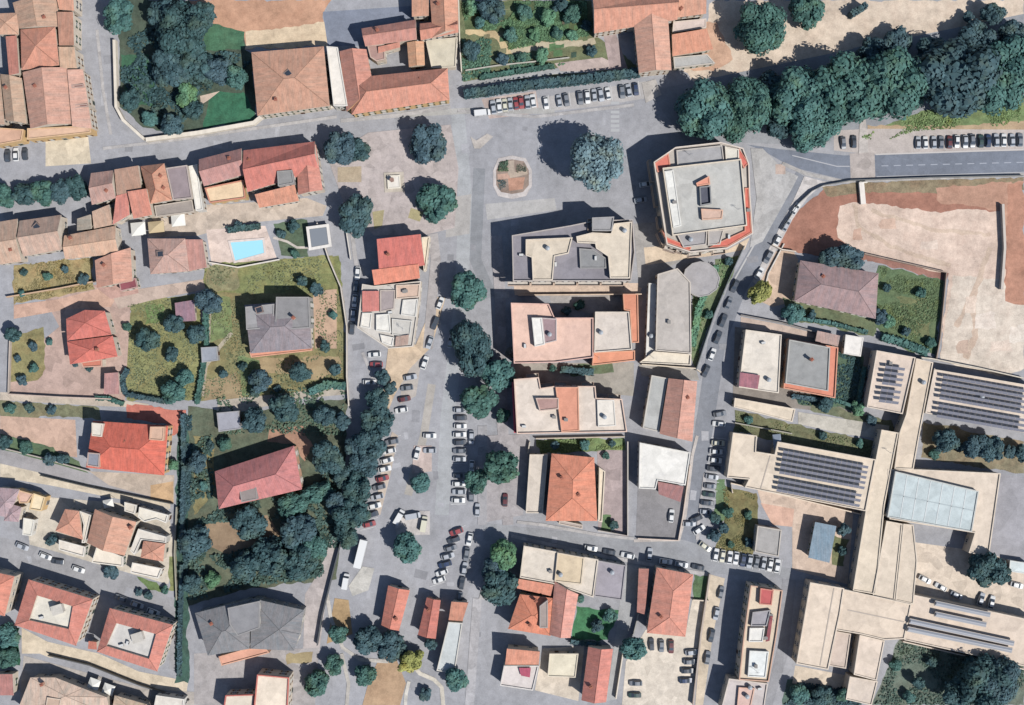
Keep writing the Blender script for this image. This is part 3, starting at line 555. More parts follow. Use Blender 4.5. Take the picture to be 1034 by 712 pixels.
B('apartment_block', 'northern beige flat roofed block with grey sunken terraces, below the tall round tree', [F([(517,238),(576,228),(600,223),(639,222),(641,255),(637,284),(518,284)], 13.4, (150,146,152), CREAM, .8), F([(531,242),(578,240),(574,256),(560,259),(558,283),(538,283),(537,260),(531,258)], 16.2, (220,206,186), CREAM, .45), F([(582,239),(598,235),(617,236),(620,226),(638,224),(636,281),(616,281),(614,259),(602,251),(601,246),(583,245)], 16.4, (226,212,192), CREAM, .45), F([(598,220),(620,219),(618,233),(598,233)], 18.4, (168,166,166), GREYW, .4), F([(585,251),(599,252),(612,261),(612,271),(586,271)], 14.6, (150,150,150), GREYW, .3)], 'apartment block', APT, (), True, 5)
B('apartment_block', 'pink flat roofed block with a white stair hut, second below the square', [F([(516,306),(554,307),(560,321),(599,321),(599,361),(561,366),(519,367)], 13, (232,196,178), (222,170,156), .7, (226,186,172)), F([(537,321),(547,321),(550,348),(540,350)], 16, (238,234,226), WHITE, .25), F([(547,321),(562,322),(562,344),(550,347)], 15.4, (164,140,142), WHITE, .25), F([(601,315),(635,315),(638,353),(600,356)], 13.6, (220,208,196), CREAM, .6), F([(599,356),(641,354),(641,364),(598,369)], 10, (226,156,126), PINKW, .4), F([(629,297),(644,297),(645,346),(638,346),(636,314),(630,313)], 6.6, (222,152,124), PINKW, .4)], 'apartment block', APT, (), True, 4)
B('apartment_block', 'beige flat roofed block with an orange strip across its middle', [F([(519,383),(544,381),(546,392),(560,390),(601,390),(602,402),(628,403),(633,436),(522,438)], 12.4, (226,212,198), CREAM, .7, (228,200,182)), F([(561,391),(584,391),(585,435),(567,436)], 14, (226,160,134), PINKW, .25), F([(541,402),(564,402),(564,413),(545,415)], 14.6, (184,150,142), CREAM, .3), F([(603,404),(620,404),(622,430),(604,431)], 13.6, (232,224,212), WHITE, .2), F([(517,386),(521,386),(523,437),(519,437)], 10.4, (206,96,106), (206,100,106), .3)], 'apartment block', APT, (), True, 4)
B('hipped_house', 'bright orange hipped house with a pale side terrace at the street corner', [H([(557,458),(600,462),(603,526),(551,526)], 10.4, (236,142,114), 1.6, 1), F([(535,459),(553,459),(548,518),(531,518)], 4.6, (218,206,192), CREAM, .4), F([(605,472),(611,476),(608,527),(604,526)], 5.8, (236,220,196), CREAM, .5), F([(565,525),(588,530),(588,534),(564,529)], 3.2, (190,176,168), CREAM, .3)], 'house', APT, (('chimney',567,482),('chimney',584,499)))
B('workshop', 'long grey beige flat roofed building with white west edge beside the round pavilion', [F([(664,277),(684,271),(697,285),(698,357),(662,354)], 8, (194,186,178), CREAM, .4), F([(655,286),(664,287),(661,362),(652,361)], 4, (228,224,216), WHITE, .4), F([(660,355),(698,358),(697,369),(646,366)], 5, (238,226,206), CREAM, .5)], 'building', None, (), False, 3)
B('pavilion', 'round flat roofed mauve grey pavilion behind the octagonal block', [F([(692,272),(699,266),(707,264),(716,266),(723,272),(727,281),(724,292),(716,298),(706,300),(697,296),(692,288),(690,280)], 3.4, (176,172,172), GREYW, .15)], 'pavilion')
B('gabled_house', 'long gabled house with red west slope and tan east slope beside the side road', [G([(675,382),(704,385),(699,446),(666,438)], 8, (218,164,146), 1.9, 1), F([(658,379),(674,382),(665,436),(649,432)], 6.4, (186,186,182), CREAM, .35)], 'house')
B('white_building', 'white flat roofed building with a small brown roofed hut at its corner', [F([(646,447),(697,457),(692,490),(664,485),(662,494),(645,493)], 7.4, (238,234,226), WHITE, .35), SH([(687,507),(665,499),(664,486),(690,491)], 5, (178,130,126), .7)], 'building')
B('flat_house', 'beige and mauve flat roofed house at the top of the block below the side street', [F([(529,551),(604,565),(599,603),(558,589),(525,583)], 8.6, (224,212,196), CREAM, .45), F([(563,558),(590,563),(587,590),(560,587)], 9.7, (222,202,172), CREAM, .3), F([(604,566),(632,571),(628,606),(600,602)], 6, (168,162,168), GREYW, .4)], 'house', None, (), False, 3)
B('villa', 'vivid orange roofed villa beside the small green pitch', [H([(525,600),(559,604),(556,642),(513,635)], 8.4, (238,140,110), 1.4, 0), G([(560,587),(584,600),(576,644),(555,641)], 8.8, (234,158,142), 1.7, 1), SH([(557,602),(522,594),(524,584),(559,590)], 7.2, (236,148,122), .8), F([(545,612),(553,606),(553,634),(545,634)], 12.6, (172,158,150), GREYW, .15)], 'villa', None, (('chimney',541,607),('chimney',535,631)))
B('house', 'orange roofed house with a white front terrace near the bottom edge', [SH([(544,671),(510,671),(512,654),(545,657)], 7.6, (234,150,124), 1.2), F([(509,672),(544,672),(538,697),(505,692)], 4.8, (222,212,206), WHITE, .4), SH([(535,684),(526,682),(524,674),(536,674)], 5.6, (204,88,112), .3)], 'house')
B('gabled_house', 'narrow red gabled house at the bottom edge right of the beige yard', [G([(594,653),(619,655),(612,709),(587,707)], 6.8, (220,144,130), 1.8, 1)], 'house')
B('garden_house', 'cream courtyard pavilion with a tiled terrace beside the narrow red gabled house', [F([(555,660),(584,660),(581,684),(553,683)], 3.2, (232,222,198), CREAM, .3)], 'annexe')
B('hipped_house', 'big salmon roofed house at the side street with a red lean-to', [H([(663,573),(700,580),(692,643),(653,639)], 9, (226,156,136), 1.5, 1), SH([(643,618),(645,574),(655,574),(651,620)], 5.2, (206,144,130), .6)], 'house')
B('apartment_block', 'narrow cream block with a red roofed hut and curved white terraces', [F([(758,591),(790,596),(784,640),(776,688),(746,686),(751,640)], 10, (226,208,184), CREAM, .6, (214,178,156)), F([(768,594),(781,596),(779,611),(767,610)], 12.2, (196,104,102), PINKW, .2), F([(760,618),(778,616),(774,632),(758,632)], 11.2, (170,166,170), GREYW, .4), F([(757,634),(772,634),(770,648),(756,648)], 10.7, (236,232,224), WHITE, .3), F([(757,657),(776,658),(773,684),(755,683)], 11.4, (236,238,234), WHITE, .3), SH([(777,647),(773,648),(777,622),(780,622)], 11.2, (160,92,96), .3)], 'apartment block', None, (), True, 5)
B('house', 'whitish and pink roofed house at the bottom edge below the narrow cream block', [F([(736,685),(775,690),(770,724),(728,716)], 7, (206,196,192), CREAM, .4), F([(746,694),(762,695),(757,718),(744,716)], 8, (222,190,178), PINKW, .3)], 'house', None, (), False, 3)
# right-hand side
B('long_house', 'mauve brown roofed house beside the green field', [H([(808,263),(887,276),(884,322),(802,304)], 7, (176,148,146), 2.2, 0)], 'house')
B('flat_house', 'whitish flat roofed house with a plum coloured corner near the yellow tree', [F([(753,333),(789,338),(786,397),(746,391)], 7.2, (230,220,206), CREAM, .4), SH([(765,393),(746,390),(747,376),(767,379)], 8, (178,120,128), .4)], 'house', None, (), False, 2)
B('flat_house', 'grey flat roofed house edged by an orange terrace', [F([(796,342),(846,351),(843,402),(791,392)], 4.2, (224,148,124), PINKW, .5), F([(797,343),(838,351),(836,395),(793,387)], 7.8, (160,160,158), GREYW, .4, (186,184,178))], 'house', None, (('chimney',820,363),))
B('garden_shed', 'small white square shed beside the orange edged house', [F([(854,338),(872,341),(869,360),(852,357)], 3, (242,236,228), WHITE, .1)], 'shed')
B('garage', 'small pinkish roofed outbuilding north of the grey flat roofed house', [SH([(846,350),(823,345),(825,334),(848,339)], 3, (196,166,156), .3)], 'outbuilding')
B('garage', 'long pale beige low building along the lane south of the whitish flat house', [F([(742,402),(803,413),(800,426),(741,411)], 3.6, (232,216,194), CREAM, .25)], 'outbuilding')
B('outbuilding', 'small grey square building in the olive garden beside the side road', [F([(765,531),(789,535),(786,562),(762,557)], 4.6, (174,170,166), CREAM, .35)], 'outbuilding')
B('outbuilding', 'blue grey metal roofed outbuilding west of the school', [SH([(816,563),(823,527),(844,531),(837,568)], 4, (150,166,178), .5, GREYW)], 'outbuilding')
B('outbuilding', 'reddish narrow building with plum roof at the lower street, dark tree shade behind', [G([(431,603),(445,606),(440,645),(422,641)], 4.2, (204,128,114), 1.0, 1, PINKW)], 'building')
B('market_hall', 'red roofed market hall, westernmost of three narrow buildings at the lower centre', [G([(392,591),(414,596),(403,637),(385,631)], 5, (224,132,114), 1.2, 1)], 'hall')
B('market_hall', 'narrow hall with an orange north part and a long pale blue roof', [SH([(467,627),(453,626),(456,607),(473,608)], 5.6, (222,144,118), .8), F([(453,628),(467,629),(459,680),(441,677)], 5, (204,208,206), CREAM, .35)], 'hall')
SCH = (226,210,194)
B('school', 'large cream flat roofed school with corridors and a pale blue glazed hall roof', [
  F([(885,354),(924,361),(911,418),(875,411)], 7.6, (226,208,192), CREAM, .5),
  F([(943,373),(1050,391),(1050,440),(934,417)], 7.7, SCH, CREAM, .5),
  F([(925,362),(942,366),(928,440),(922,474),(903,473),(908,437),(915,418)], 7.2, (228,210,188), CREAM, .35),
  F([(890,434),(907,437),(893,510),(884,600),(861,596),(874,516)], 7.0, (230,214,192), CREAM, .35),
  F([(740,437),(764,440),(763,456),(782,459),(785,446),(884,464),(874,516),(752,492),(756,484),(734,482)], 7.5, (228,212,192), CREAM, .5),
  F([(896,474),(926,474),(1010,478),(998,562),(978,558),(984,538),(898,524)], 6.4, (224,208,190), CREAM, .4),
  F([(904,476),(988,496),(981,537),(896,522)], 9.4, (200,210,210), WHITE, .3, (206,206,200)),
  F([(895,526),(911,529),(903,606),(881,602)], 7.3, (228,212,192), CREAM, .3),
  F([(912,529),(922,530),(926,566),(922,610),(904,606)], 7.6, (224,208,188), CREAM, .3),
  F([(818,588),(852,594),(848,620),(836,676),(804,670)], 8, (232,214,194), CREAM, .4),
  F([(852,595),(920,610),(913,645),(893,646),(868,640),(844,636)], 7.8, (228,210,190), CREAM, .35),
  F([(842,637),(859,640),(854,675),(837,672)], 5.2, (210,192,178), CREAM, .3),
  F([(868,641),(893,647),(885,687),(862,681)], 7.4, (232,214,196), CREAM, .3),
  F([(920,600),(1050,628),(1050,676),(913,646)], 7.1, (228,210,192), CREAM, .35),
  F([(858,683),(886,688),(880,712),(854,706)], 6, (222,206,190), CREAM, .3)],
  'school', None, (), False, 4)
B('canopy', 'white flat canopy at the right edge above the pale parked cars', [F([(1020,566),(1040,569),(1040,580),(1019,577)], 3, (222,230,228), WHITE, .1)], 'canopy')
for i, bd in enumerate(BLD):
    for j, bk in enumerate(bd['b']):
        if bk['h'] > 4: bk['h'] = 4+(bk['h']-4)*.62
        bk['h'] += .011*((i*5+j*3) % 17); bk['pt'] = pts(bk['p'], bk['h'])

# windows and doors share their meshes
def window_mesh(shut):
    m = MB(); m.box((0, .02, -.75), (1.2, .14, .1), m=0); m.box((0, .02, .65), (1.2, .14, .1), m=0)
    for x in (-.55, 0, .55): m.box((x, .02, -.65), (.09, .12, 1.3), m=0)
    m.box((0, 0, -.65), (1.1, .05, 1.3), m=1); m.box((0, .1, -.86), (1.4, .3, .1), m=2)
    for x in (-.92, .92): m.box((x, .06, -.72), (.6, .06, 1.44), m=3)
    return m.mesh('window', [mat('plain', (220,216,208)), mat('glass', (60,70,80)), mat('plain', (200,194,184)), mat('plain', shut)])
WIN = [window_mesh(c) for c in ((70,92,74), (122,92,70), (196,190,178), (96,96,100))]
def door_mesh(c):
    m = MB(); m.box((0, .04, 0), (1.5, .16, 2.4), m=0); m.box((0, .09, .1), (1.2, .14, 2.2), m=1); return m.mesh('door', [mat('plain', (190,182,170)), mat('plain', c)])
DOOR = [door_mesh(c) for c in ((96,66,48), (70,80,74), (120,116,112))]
def chimney_mesh():
    m = MB(); m.box((0, 0, -1.2), (.8, .8, 2.2), m=0); m.box((0, 0, 1.0), (1.05, 1.05, .15), m=1)
    for x in (-.22, .22): m.box((x, 0, 1.15), (.26, .3, .3), m=1)
    return m.mesh('chimney', [mat('plaster', (214,170,148)), mat('plain', (170,110,92))])
def hatch_mesh():
    m = MB(); m.box((0, 0, -.6), (2.2, 2.0, 1.5), m=0); m.box((.1, -.1, .9), (1.7, 1.5, .1), m=1); return m.mesh('roof_hatch', [mat('plaster', (150,130,122)), mat('glass', (60,66,76))])
def vent_mesh():
    m = MB(); m.box((0, 0, -.1), (1.0, .8, .9), m=0); m.box((0, 0, .8), (1.2, 1.0, .1), m=1); return m.mesh('roof_vent', [mat('plaster', (196,188,180)), mat('plain', (150,146,142))])
def ac_mesh():
    m = MB(); m.box((0, 0, 0), (1.3, .7, .9), m=0); m.tube((0, -.36, .45), (0, -.4, .45), .33, .33, 12, 1); m.box((0, 0, -.1), (1.0, .9, .1), m=1)
    return m.mesh('air_conditioner', [mat('plain', (214,214,212)), mat('plain', (80,82,86))])
def tank_mesh():
    m = MB(); m.tube((0, 0, -.1), (0, 0, 1.4), .7, .7, 14, 0); m.tube((0, 0, 1.4), (0, 0, 1.7), .7, .2, 14, 0); return m.mesh('water_tank', [mat('metal', (170,176,182))])
def aerial_mesh():
    m = MB(); m.tube((0, 0, -.2), (0, 0, 3.2), .05, .04, 6)
    for z in (2.2, 2.6, 3.0): m.box((0, 0, z), (1.4-.3*(z-2.2), .05, .05))
    return m.mesh('aerial', [mat('metal', (150,150,154))])
CHIM, HATCH, VENT, ACU, TANK, AERIAL = chimney_mesh(), hatch_mesh(), vent_mesh(), ac_mesh(), tank_mesh(), aerial_mesh()
def balcony_mesh(L_):
    m = MB(); m.box((0, .62, 0), (L_, 1.24, .18), m=0); m.box((0, 1.19, .18), (L_, .09, .85), m=1)
    for x in (-L_/2+.05, L_/2-.05): m.box((x, .6, .18), (.09, 1.1, .85), m=1)
    return m.mesh('balcony', [mat('plaster', (206,198,188)), mat('plaster', (222,196,176))])
BALC = {q: balcony_mesh(q) for q in (4.0, 7.0)}

def roof_height(bd, pt):
    z = 0
    for bk in bd['b']:
        if inside(pt, bk['pt']): z = max(z, bk['h'] + (0.05 if bk['t'] == 'flat' else 0))
    return z
def roof_of(bd, pt):
    c = [bk for bk in bd['b'] if inside(pt, bk['pt'])] or bd['b'][:1]
    return max(c, key=lambda b: b['h'])['ro']
def pitched(bk, T):
    """solid pitched roof; returns MB, slots: 0 tiles, 1 wall plaster (gable ends), 2 ridge tiles"""
    m = MB(); p = bk['pt']; h = bk['h']; n = len(p); t = bk['t']; r = bk['r']; e = .22
    bot = [Vector((a.x, a.y, h)) for a in p]; top = [Vector((a.x, a.y, h+e)) for a in p]
    m.face(bot[::-1], 1)
    if t == 'shed':
        # user order: edge 0-1 low, edge 2-3 high (order may have been flipped to counter-clockwise)
        q = [W(x, y, h) for x, y in bk['p']]
        low = {tuple(round(c, 3) for c in q[0]), tuple(round(c, 3) for c in q[1])}
        top = [Vector((a.x, a.y, h+e+(0 if tuple(round(c, 3) for c in a) in low else r))) for a in p]
        for i in range(n): m.face([bot[i], bot[(i+1) % n], top[(i+1) % n], top[i]], 1)
        m.face([top[0], top[1], top[2]], 0); m.face([top[0], top[2], top[3]], 0)
        return m
    for i in range(n): m.face([bot[i], bot[(i+1) % n], top[(i+1) % n], top[i]], 1)
    if t == 'pyr':
        c = sum(top, Vector())/n; c.z = h+e+r
        for i in range(n): m.face([top[i], top[(i+1) % n], c], 0); m.ridge(top[i]+(c-top[i])*.04, c, m=2)
        return m
    # quads: ridge parallel to the first edge (ax 0) or to the second (ax 1) of the user's polygon
    q = [W(x, y, h+e) for x, y in bk['p']]
    k = S*(D-h)/D
    q = [Vector(((x-CX)*k, (CY-y)*k, h+e)) for x, y in bk['p']]
    if bk['ax'] == 1: q = q[1:]+q[:1]
    a, b = (q[3]+q[0])/2, (q[1]+q[2])/2
    if t == 'hip':
        d = (b-a); L_ = d.length; w2 = ((q[3]-q[0]).length+(q[1]-q[2]).length)/4
        s = min(.46, w2/L_); a, b = a+d*s, b-d*s
    a = Vector((a.x, a.y, h+e+r)); b = Vector((b.x, b.y, h+e+r))
    def ff(ps, s):
        nn = (ps[1]-ps[0]).cross(ps[2]-ps[0])
        m.face(ps if nn.z > 0 or (abs(nn.z) < 1e-4) else ps[::-1], s)
    ff([q[0], q[1], b, a], 0); ff([q[2], q[3], a, b], 0)
    em = 0 if t == 'hip' else 1
    for ps in ([q[1], q[2], b], [q[3], q[0], a]):
        nn = (ps[1]-ps[0]).cross(ps[2]-ps[0]); ce = (q[0]+q[1]+q[2]+q[3])/4
        if nn.dot(ps[0]+ps[1]-2*ce) < 0: ps = ps[::-1]
        m.face(ps, em)
    m.ridge(a, b, m=2)
    if t == 'hip':
        for u, v_ in ((q[0], a), (q[3], a), (q[1], b), (q[2], b)): m.ridge(u+(v_-u)*.04, v_, m=2)
    return m
def build_building(bd, rs):
    allp = [a for bk in bd['b'] for a in bk['pt']]
    o = Vector((sum(a.x for a in allp)/len(allp), sum(a.y for a in allp)/len(allp), 0))
    root = empty(bd['n'], o, bd['l'], bd['cat'], bd['g'])
    nwin = 0; wi = rs.randrange(4); firstdoor = False
    for bk in bd['b']:
        p, h = bk['pt'], bk['h']; wm = mat('plaster', bk['w'])
        if bk['t'] == 'flat':
            base = max([0]+[b2['h'] for b2 in bd['b'] if b2 is not bk and b2['t'] == 'flat' and b2['h'] < h and all(inside(a, b2['pt']) for a in inset(p, .25))])
            wz = base-.05 if base else -.3
            m = MB(); m.sides(p, wz, h-.02); wo = m.build('wall' if not base else 'upper_wall', wm, root, o)
            q = inset(p, .3) if bk['par'] else p
            m = MB(); m.face([(a.x, a.y, h) for a in q]); bk['ro'] = m.build('roof', mat('flat', bk['c']), root, o)
            po = inset(p, -.05); z1 = h+bk['par']; m = MB(); n = len(p)
            m.sides(po, h-.25, z1)
            for i in range(n):
                j = (i+1) % n
                m.face([(po[i].x, po[i].y, z1), (po[j].x, po[j].y, z1), (q[j].x, q[j].y, z1), (q[i].x, q[i].y, z1)])
                m.face([(q[j].x, q[j].y, h-.02), (q[i].x, q[i].y, h-.02), (q[i].x, q[i].y, z1), (q[j].x, q[j].y, z1)])
                m.face([(po[j].x, po[j].y, h-.25), (po[i].x, po[i].y, h-.25), (p[i].x, p[i].y, h-.25), (p[j].x, p[j].y, h-.25)])
            m.build('parapet', mat('plaster', bk['pc'] or tuple((a_+b_)//2 for a_, b_ in zip(bk['c'], bk['w']))), root, o); wp = p
        elif bk['t'] == 'ring':
            base = 0; wp = inset(p, .45); m = MB(); m.sides(wp, -.3, h); wo = m.build('wall', wm, root, o)
            k = S*(D-h-1)/D
            q = [Vector(((x-CX)*k, (CY-y)*k, 0)) for x, y in bk['inner']]
            if area2(q) < 0: q = q[::-1]
            # start both loops at nearest corners
            s = min(range(len(q)), key=lambda i: (q[i].to_2d()-p[0].to_2d()).length); q = q[s:]+q[:s]
            m = MB(); n = len(p); z1 = h+bk['r']; e = .22
            m.face([(a.x, a.y, h) for a in p][::-1], 1); m.sides(p, h, h+e, 1)
            for i in range(n):
                j = (i+1) % n
                m.face([(p[i].x, p[i].y, h+e), (p[j].x, p[j].y, h+e), (q[j].x, q[j].y, z1), (q[i].x, q[i].y, z1)])
                m.face([(q[j].x, q[j].y, h+.3), (q[i].x, q[i].y, h+.3), (q[i].x, q[i].y, z1), (q[j].x, q[j].y, z1)], 1)
                m.ridge(Vector((p[i].x, p[i].y, h+e+.03)), Vector((q[i].x, q[i].y, z1)), m=2)
            bk['ro'] = m.build('roof', [mat('tile', bk['c']), wm, mat('tile', tuple(int(c*.93) for c in bk['c']))], root, o)
            m = MB(); m.face([(a.x, a.y, h+.35) for a in q]); te = m.build('roof_terrace', mat('flat', bk['ic']), root, o)
            c = sum(q, Vector())/len(q); m = MB(); m.box((c.x+2, c.y+1.2, h+.34), (3.2, 2.6, 2.3), .3); m.box((c.x+2, c.y+1.2, h+2.64), (3.6, 3.0, .15), .3, 1)
            m.build('stair_hut', [mat('plaster', (222,214,204)), mat('flat', (206,200,190))], te, o)
            for q_ in range(3 if bd['cl'] else 1): link('air_conditioner', ACU, te, Vector((c.x-3.5+q_*1.9, c.y-1.6+q_*.7, h+.45))-o, .3+q_)
        else:
            base = 0; wp = inset(p, .4); m = MB(); m.sides(wp, -.3, h+.05); wo = m.build('wall', wm, root, o)
            bk['ro'] = pitched(bk, 0).build('roof', [mat('tile', bk['c']), wm, mat('tile', tuple(int(c*.94) for c in bk['c']))], root, o)
        if base: continue
        n = len(wp)
        for i in range(n):
            a, b = wp[i], wp[(i+1) % n]; d = (b-a).to_2d(); L_ = d.length
            if L_ < 2.6: continue
            d.normalize(); nv = Vector((d.y, -d.x)); mid = (a+b)/2
            face_cam = nv.dot(-mid.to_2d().normalized()) if mid.to_2d().length > 1 else 0
            if face_cam < .15: continue
            rz = math.atan2(nv.y, nv.x)-math.pi/2
            cnt = int((L_-1.0)/3.4) or 1; fl = max(1, int((h-.4)/3.0))
            for k in range(cnt):
                f = (k+.5)/cnt; px_ = a.x+d.x*L_*f; py_ = a.y+d.y*L_*f
                out = Vector((px_+nv.x*.7, py_+nv.y*.7))
                for s in range(fl):
                    z = 1.7+s*3.0
                    if any(b3['h'] > z+.4 and inside(out, b3['pt']) for b2 in BLD for b3 in b2['b']): continue
                    if s == 0 and k == cnt//2 and not firstdoor and z < 2:
                        link('door', DOOR[wi % 3], wo, Vector((px_, py_, 0))-o, rz); firstdoor = True; continue
                    if nwin >= 70: continue
                    link('window', WIN[wi], wo, Vector((px_, py_, z))-o, rz); nwin += 1
                    if bd['bal'] and s > 0 and k % 2 == 0 and h > 9:
                        link('balcony', BALC[4.0 if cnt < 4 else 7.0 if L_/cnt*2 > 7.4 else 4.0], root, Vector((px_+nv.x*.01, py_+nv.y*.01, z-1.15))-o, rz)
    for ex in bd['e']:
        k, ex_x, ex_y = ex; pt = W(ex_x, ex_y, 9); z = roof_height(bd, pt)+1.4
        link('chimney' if k == 'chimney' else 'roof_hatch', CHIM if k == 'chimney' else HATCH, roof_of(bd, pt), Vector((pt.x, pt.y, z))-o, rs.random())
    has_tile = [bk for bk in bd['b'] if bk['t'] in ('gable', 'hip') and abs(area2(bk['pt']))/2 > 60]
    if has_tile and not bd['e']:
        bk = has_tile[0]; q = bk['pt']; c = sum(q, Vector())/len(q); f = q[rs.randrange(len(q))]; pt = c+(f-c)*.42
        link('chimney', CHIM, bk['ro'], Vector((pt.x, pt.y, bk['h']+1.3))-o, rs.random())
    flats = [bk for bk in bd['b'] if bk['t'] == 'flat' and abs(area2(bk['pt']))/2 > 30]
    for k in range(bd['cl']):
        if not flats: break
        bk = flats[k % len(flats)]; q = inset(bk['pt'], 1.6)
        xs = [a.x for a in q]; ys = [a.y for a in q]
        for _ in range(30):
            pt = Vector((rs.uniform(min(xs), max(xs)), rs.uniform(min(ys), max(ys)), 0))
            if inside(pt, q) and abs(roof_height(bd, pt)-bk['h']) < .2: break
        else: continue
        nm, me = (('air_conditioner', ACU), ('roof_vent', VENT), ('water_tank', TANK), ('aerial', AERIAL))[(k+rs.randrange(2)) % 4]
        link(nm, me, bk['ro'], Vector((pt.x, pt.y, bk['h']+.1))-o, rs.choice((0, .15, 1.57)))
    return root
rs = random.Random(3)
for bd in BLD: build_building(bd, rs)

# joints and gutters on the school roofs
def seam(bd, line, h, wd, rgb, name):
    pt = (W(*line[0], h)+W(*line[1], h))/2; d = W(*line[1], h)-W(*line[0], h); ro = roof_of(bd, pt); z = roof_height(bd, pt)
    rt_ = ro.parent.location; m = MB(); m.box((pt.x-rt_.x, pt.y-rt_.y, z-.08), (d.length, wd, .11), math.atan2(d.y, d.x)); m.build(name, mat('plain', rgb), ro)
sch = [b for b in BLD if b['n'] == 'school'][0]
for ln in (((856,616),(913,628)),((944,372),(936,414)),((842,594),(828,672)),((778,460),(768,494))): seam(sch, ln, 6.5, .35, (192,180,168), 'roof_gutter')
for k in range(1, 7): seam(sch, ((904+k*12-1.0*k*.0, 477+k*2.9), (897+k*12, 520+k*2.2)), 7.4, .22, (226,228,226), 'roof_joint')
seam(sch, ((901,499),(984,516)), 7.4, .3, (186,196,198), 'roof_joint')
# ------------------------------------------------------------------ trees
def crown_mesh(seed, nl, leaves, lsize, squash=.85, cone=False, col=(66,100,100)):
    """unit crown: overlapping lobes, each a rough core carrying leaf clumps"""
    r = random.Random(seed); lobes = [(Vector((0, 0, 0)), .62)]
    for i in range(nl):
        a = 2*math.pi*(i+r.random()*.6)/nl*2.4; zz = r.uniform(-.45, .5); q = math.sqrt(max(.1, 1-zz*zz))*r.uniform(.42, .66)
        if cone: q *= max(.25, .75-.6*zz)
        lobes.append((Vector((math.cos(a)*q, math.sin(a)*q, zz*squash)), r.uniform(.26, .42)))
    m = MB()
    def dirs():
        z = r.uniform(-1, 1); t = r.uniform(0, 2*math.pi); k = math.sqrt(1-z*z); return Vector((k*math.cos(t), k*math.sin(t), z))
    for c, R_ in lobes:                    # rough cores
        rings, seg = 5, 8; P_ = []
        for i in range(rings+1):
            th = math.pi*i/rings
            P_.append([c+Vector((math.sin(th)*math.cos(2*math.pi*j/seg), math.sin(th)*math.sin(2*math.pi*j/seg), math.cos(th)*squash))*R_*.86*r.uniform(.85, 1.12) for j in range(seg)])
        for i in range(rings):
            for j in range(seg): m.face([P_[i][j], P_[i+1][j], P_[i+1][(j+1) % seg], P_[i][(j+1) % seg]])
    tot = sum(R_*R_ for c, R_ in lobes)
    for c, R_ in lobes:
        for _ in range(int(leaves*R_*R_/tot)):
            d = dirs()
            if d.z < -.75: continue
            p = c+Vector((d.x, d.y, d.z*squash))*R_*r.uniform(.84, 1.1)
            if any((p-c2).length < R2*.78 for c2, R2 in lobes if c2 is not c): continue
            nn = (d+Vector((0,0,.35))+dirs()*.4).normalized(); u = nn.orthogonal().normalized(); v = nn.cross(u); an = r.random()*6.28
            u, v = u*math.cos(an)+v*math.sin(an), v*math.cos(an)-u*math.sin(an)
            s = lsize*r.uniform(.6, 1.3)
            m.face([p-u*s-v*s*.5, p+u*s*.2-v*s*.8, p+u*s*1.1+v*s*.1, p+u*s*.1+v*s*.75, p-u*s*.8+v*s*.5])
    return m
KIND = {0: ('dark teal', (70,97,102)), 1: ('deep green', (78,115,108)), 2: ('light green', (96,136,106)), 3: ('pale blue green', (122,146,157)), 4: ('yellow green', (160,162,96))}
CROWN = {}
def crown(kind, big, var):
    k = (kind, big, var)
    if k not in CROWN:
        m = crown_mesh(11*var+kind, (9, 14, 20)[big], (1000, 2400, 5200)[big], (.125, .08, .05)[big], .85)
        CROWN[k] = m.mesh('crown', [mat('leaf', KIND[kind][1])])
    return CROWN[k]
def trunk_mesh(seed):
    r = random.Random(seed); m = MB(); m.tube((0, 0, -.05), (.04, .02, .5), .075, .05, 8); m.tube((.04, .02, .48), (0, .05, .95), .05, .03, 7)
    for i in range(5):
        a = i*1.26+r.random(); m.tube((.03, .02, .45+.07*i), (math.cos(a)*.42, math.sin(a)*.42, .8+.1*i), .03, .012, 6)
    return m.mesh('trunk', [mat('bark', (128,112,96))])
TRUNK = [trunk_mesh(s) for s in range(3)]
rt = random.Random(21)
NT = [0]
def T(px, py, r, kind, where, ht=None, group=None, sx=1.0, rz=None, word='tree'):
    R_ = r*S; H_ = ht or (R_*1.75+2.2); zc = max(H_-R_*.85, R_*.75); p = W(px, py, zc); NT[0] += 1
    sz = 'large ' if r > 21 else 'small ' if r < 10 else ''
    root = empty('shrub' if word == 'shrub' else 'tree', (p.x, p.y, 0), '%s%s %s %s' % (sz, KIND[kind][0], word, where), word, group)
    c = link('crown', crown(kind, 2 if r > 21 else 1 if r > 9 else 0, (NT[0]*3+NT[0]//4) % 5), root, (0, 0, zc), rt.random()*6.28 if rz is None else rz)
    q_ = rt.uniform(.92, 1.1); c.scale = (R_*1.07*sx*q_, R_*1.07/sx**.5/q_, R_*1.05)
    t = link('trunk', TRUNK[NT[0] % 3], root, (0, 0, 0), rt.random()*6.28); t.scale = (max(2.2, R_), max(2.2, R_), zc)
    return root
GA = 'trees of the walled garden at the top left'
T(120,17,17,1,'at the top edge, beside the lane of the town houses',None,GA)
T(186,32,28,0,'broadest in the walled garden at the top left',14,GA)
T(163,14,15,0,'at the top edge, left of the broadest garden tree',10,GA)
T(206,14,13,0,'at the top edge, right of the broadest garden tree',9,GA)
T(172,70,20,0,'south of the broadest garden tree, mid garden',10,GA)
T(198,66,19,0,'left of the dark lawn corner, mid garden',9,GA)
T(222,72,14,0,'in the middle of the garden, near the tan hipped house',8,GA)
T(238,78,13,1,'touching the west wall of the tan hipped house',8,GA)
T(188,96,12,2,'above the pinkish garden path',8,GA)
T(196,111,10,0,'beside the pinkish garden path',7,GA)
T(133,100,11,0,'at the west wall of the garden',7,GA)
T(173,126,12,0,'at the south wall of the garden by the street',8,GA)
T(152,120,9,1,'in the south west corner of the walled garden',5,GA)
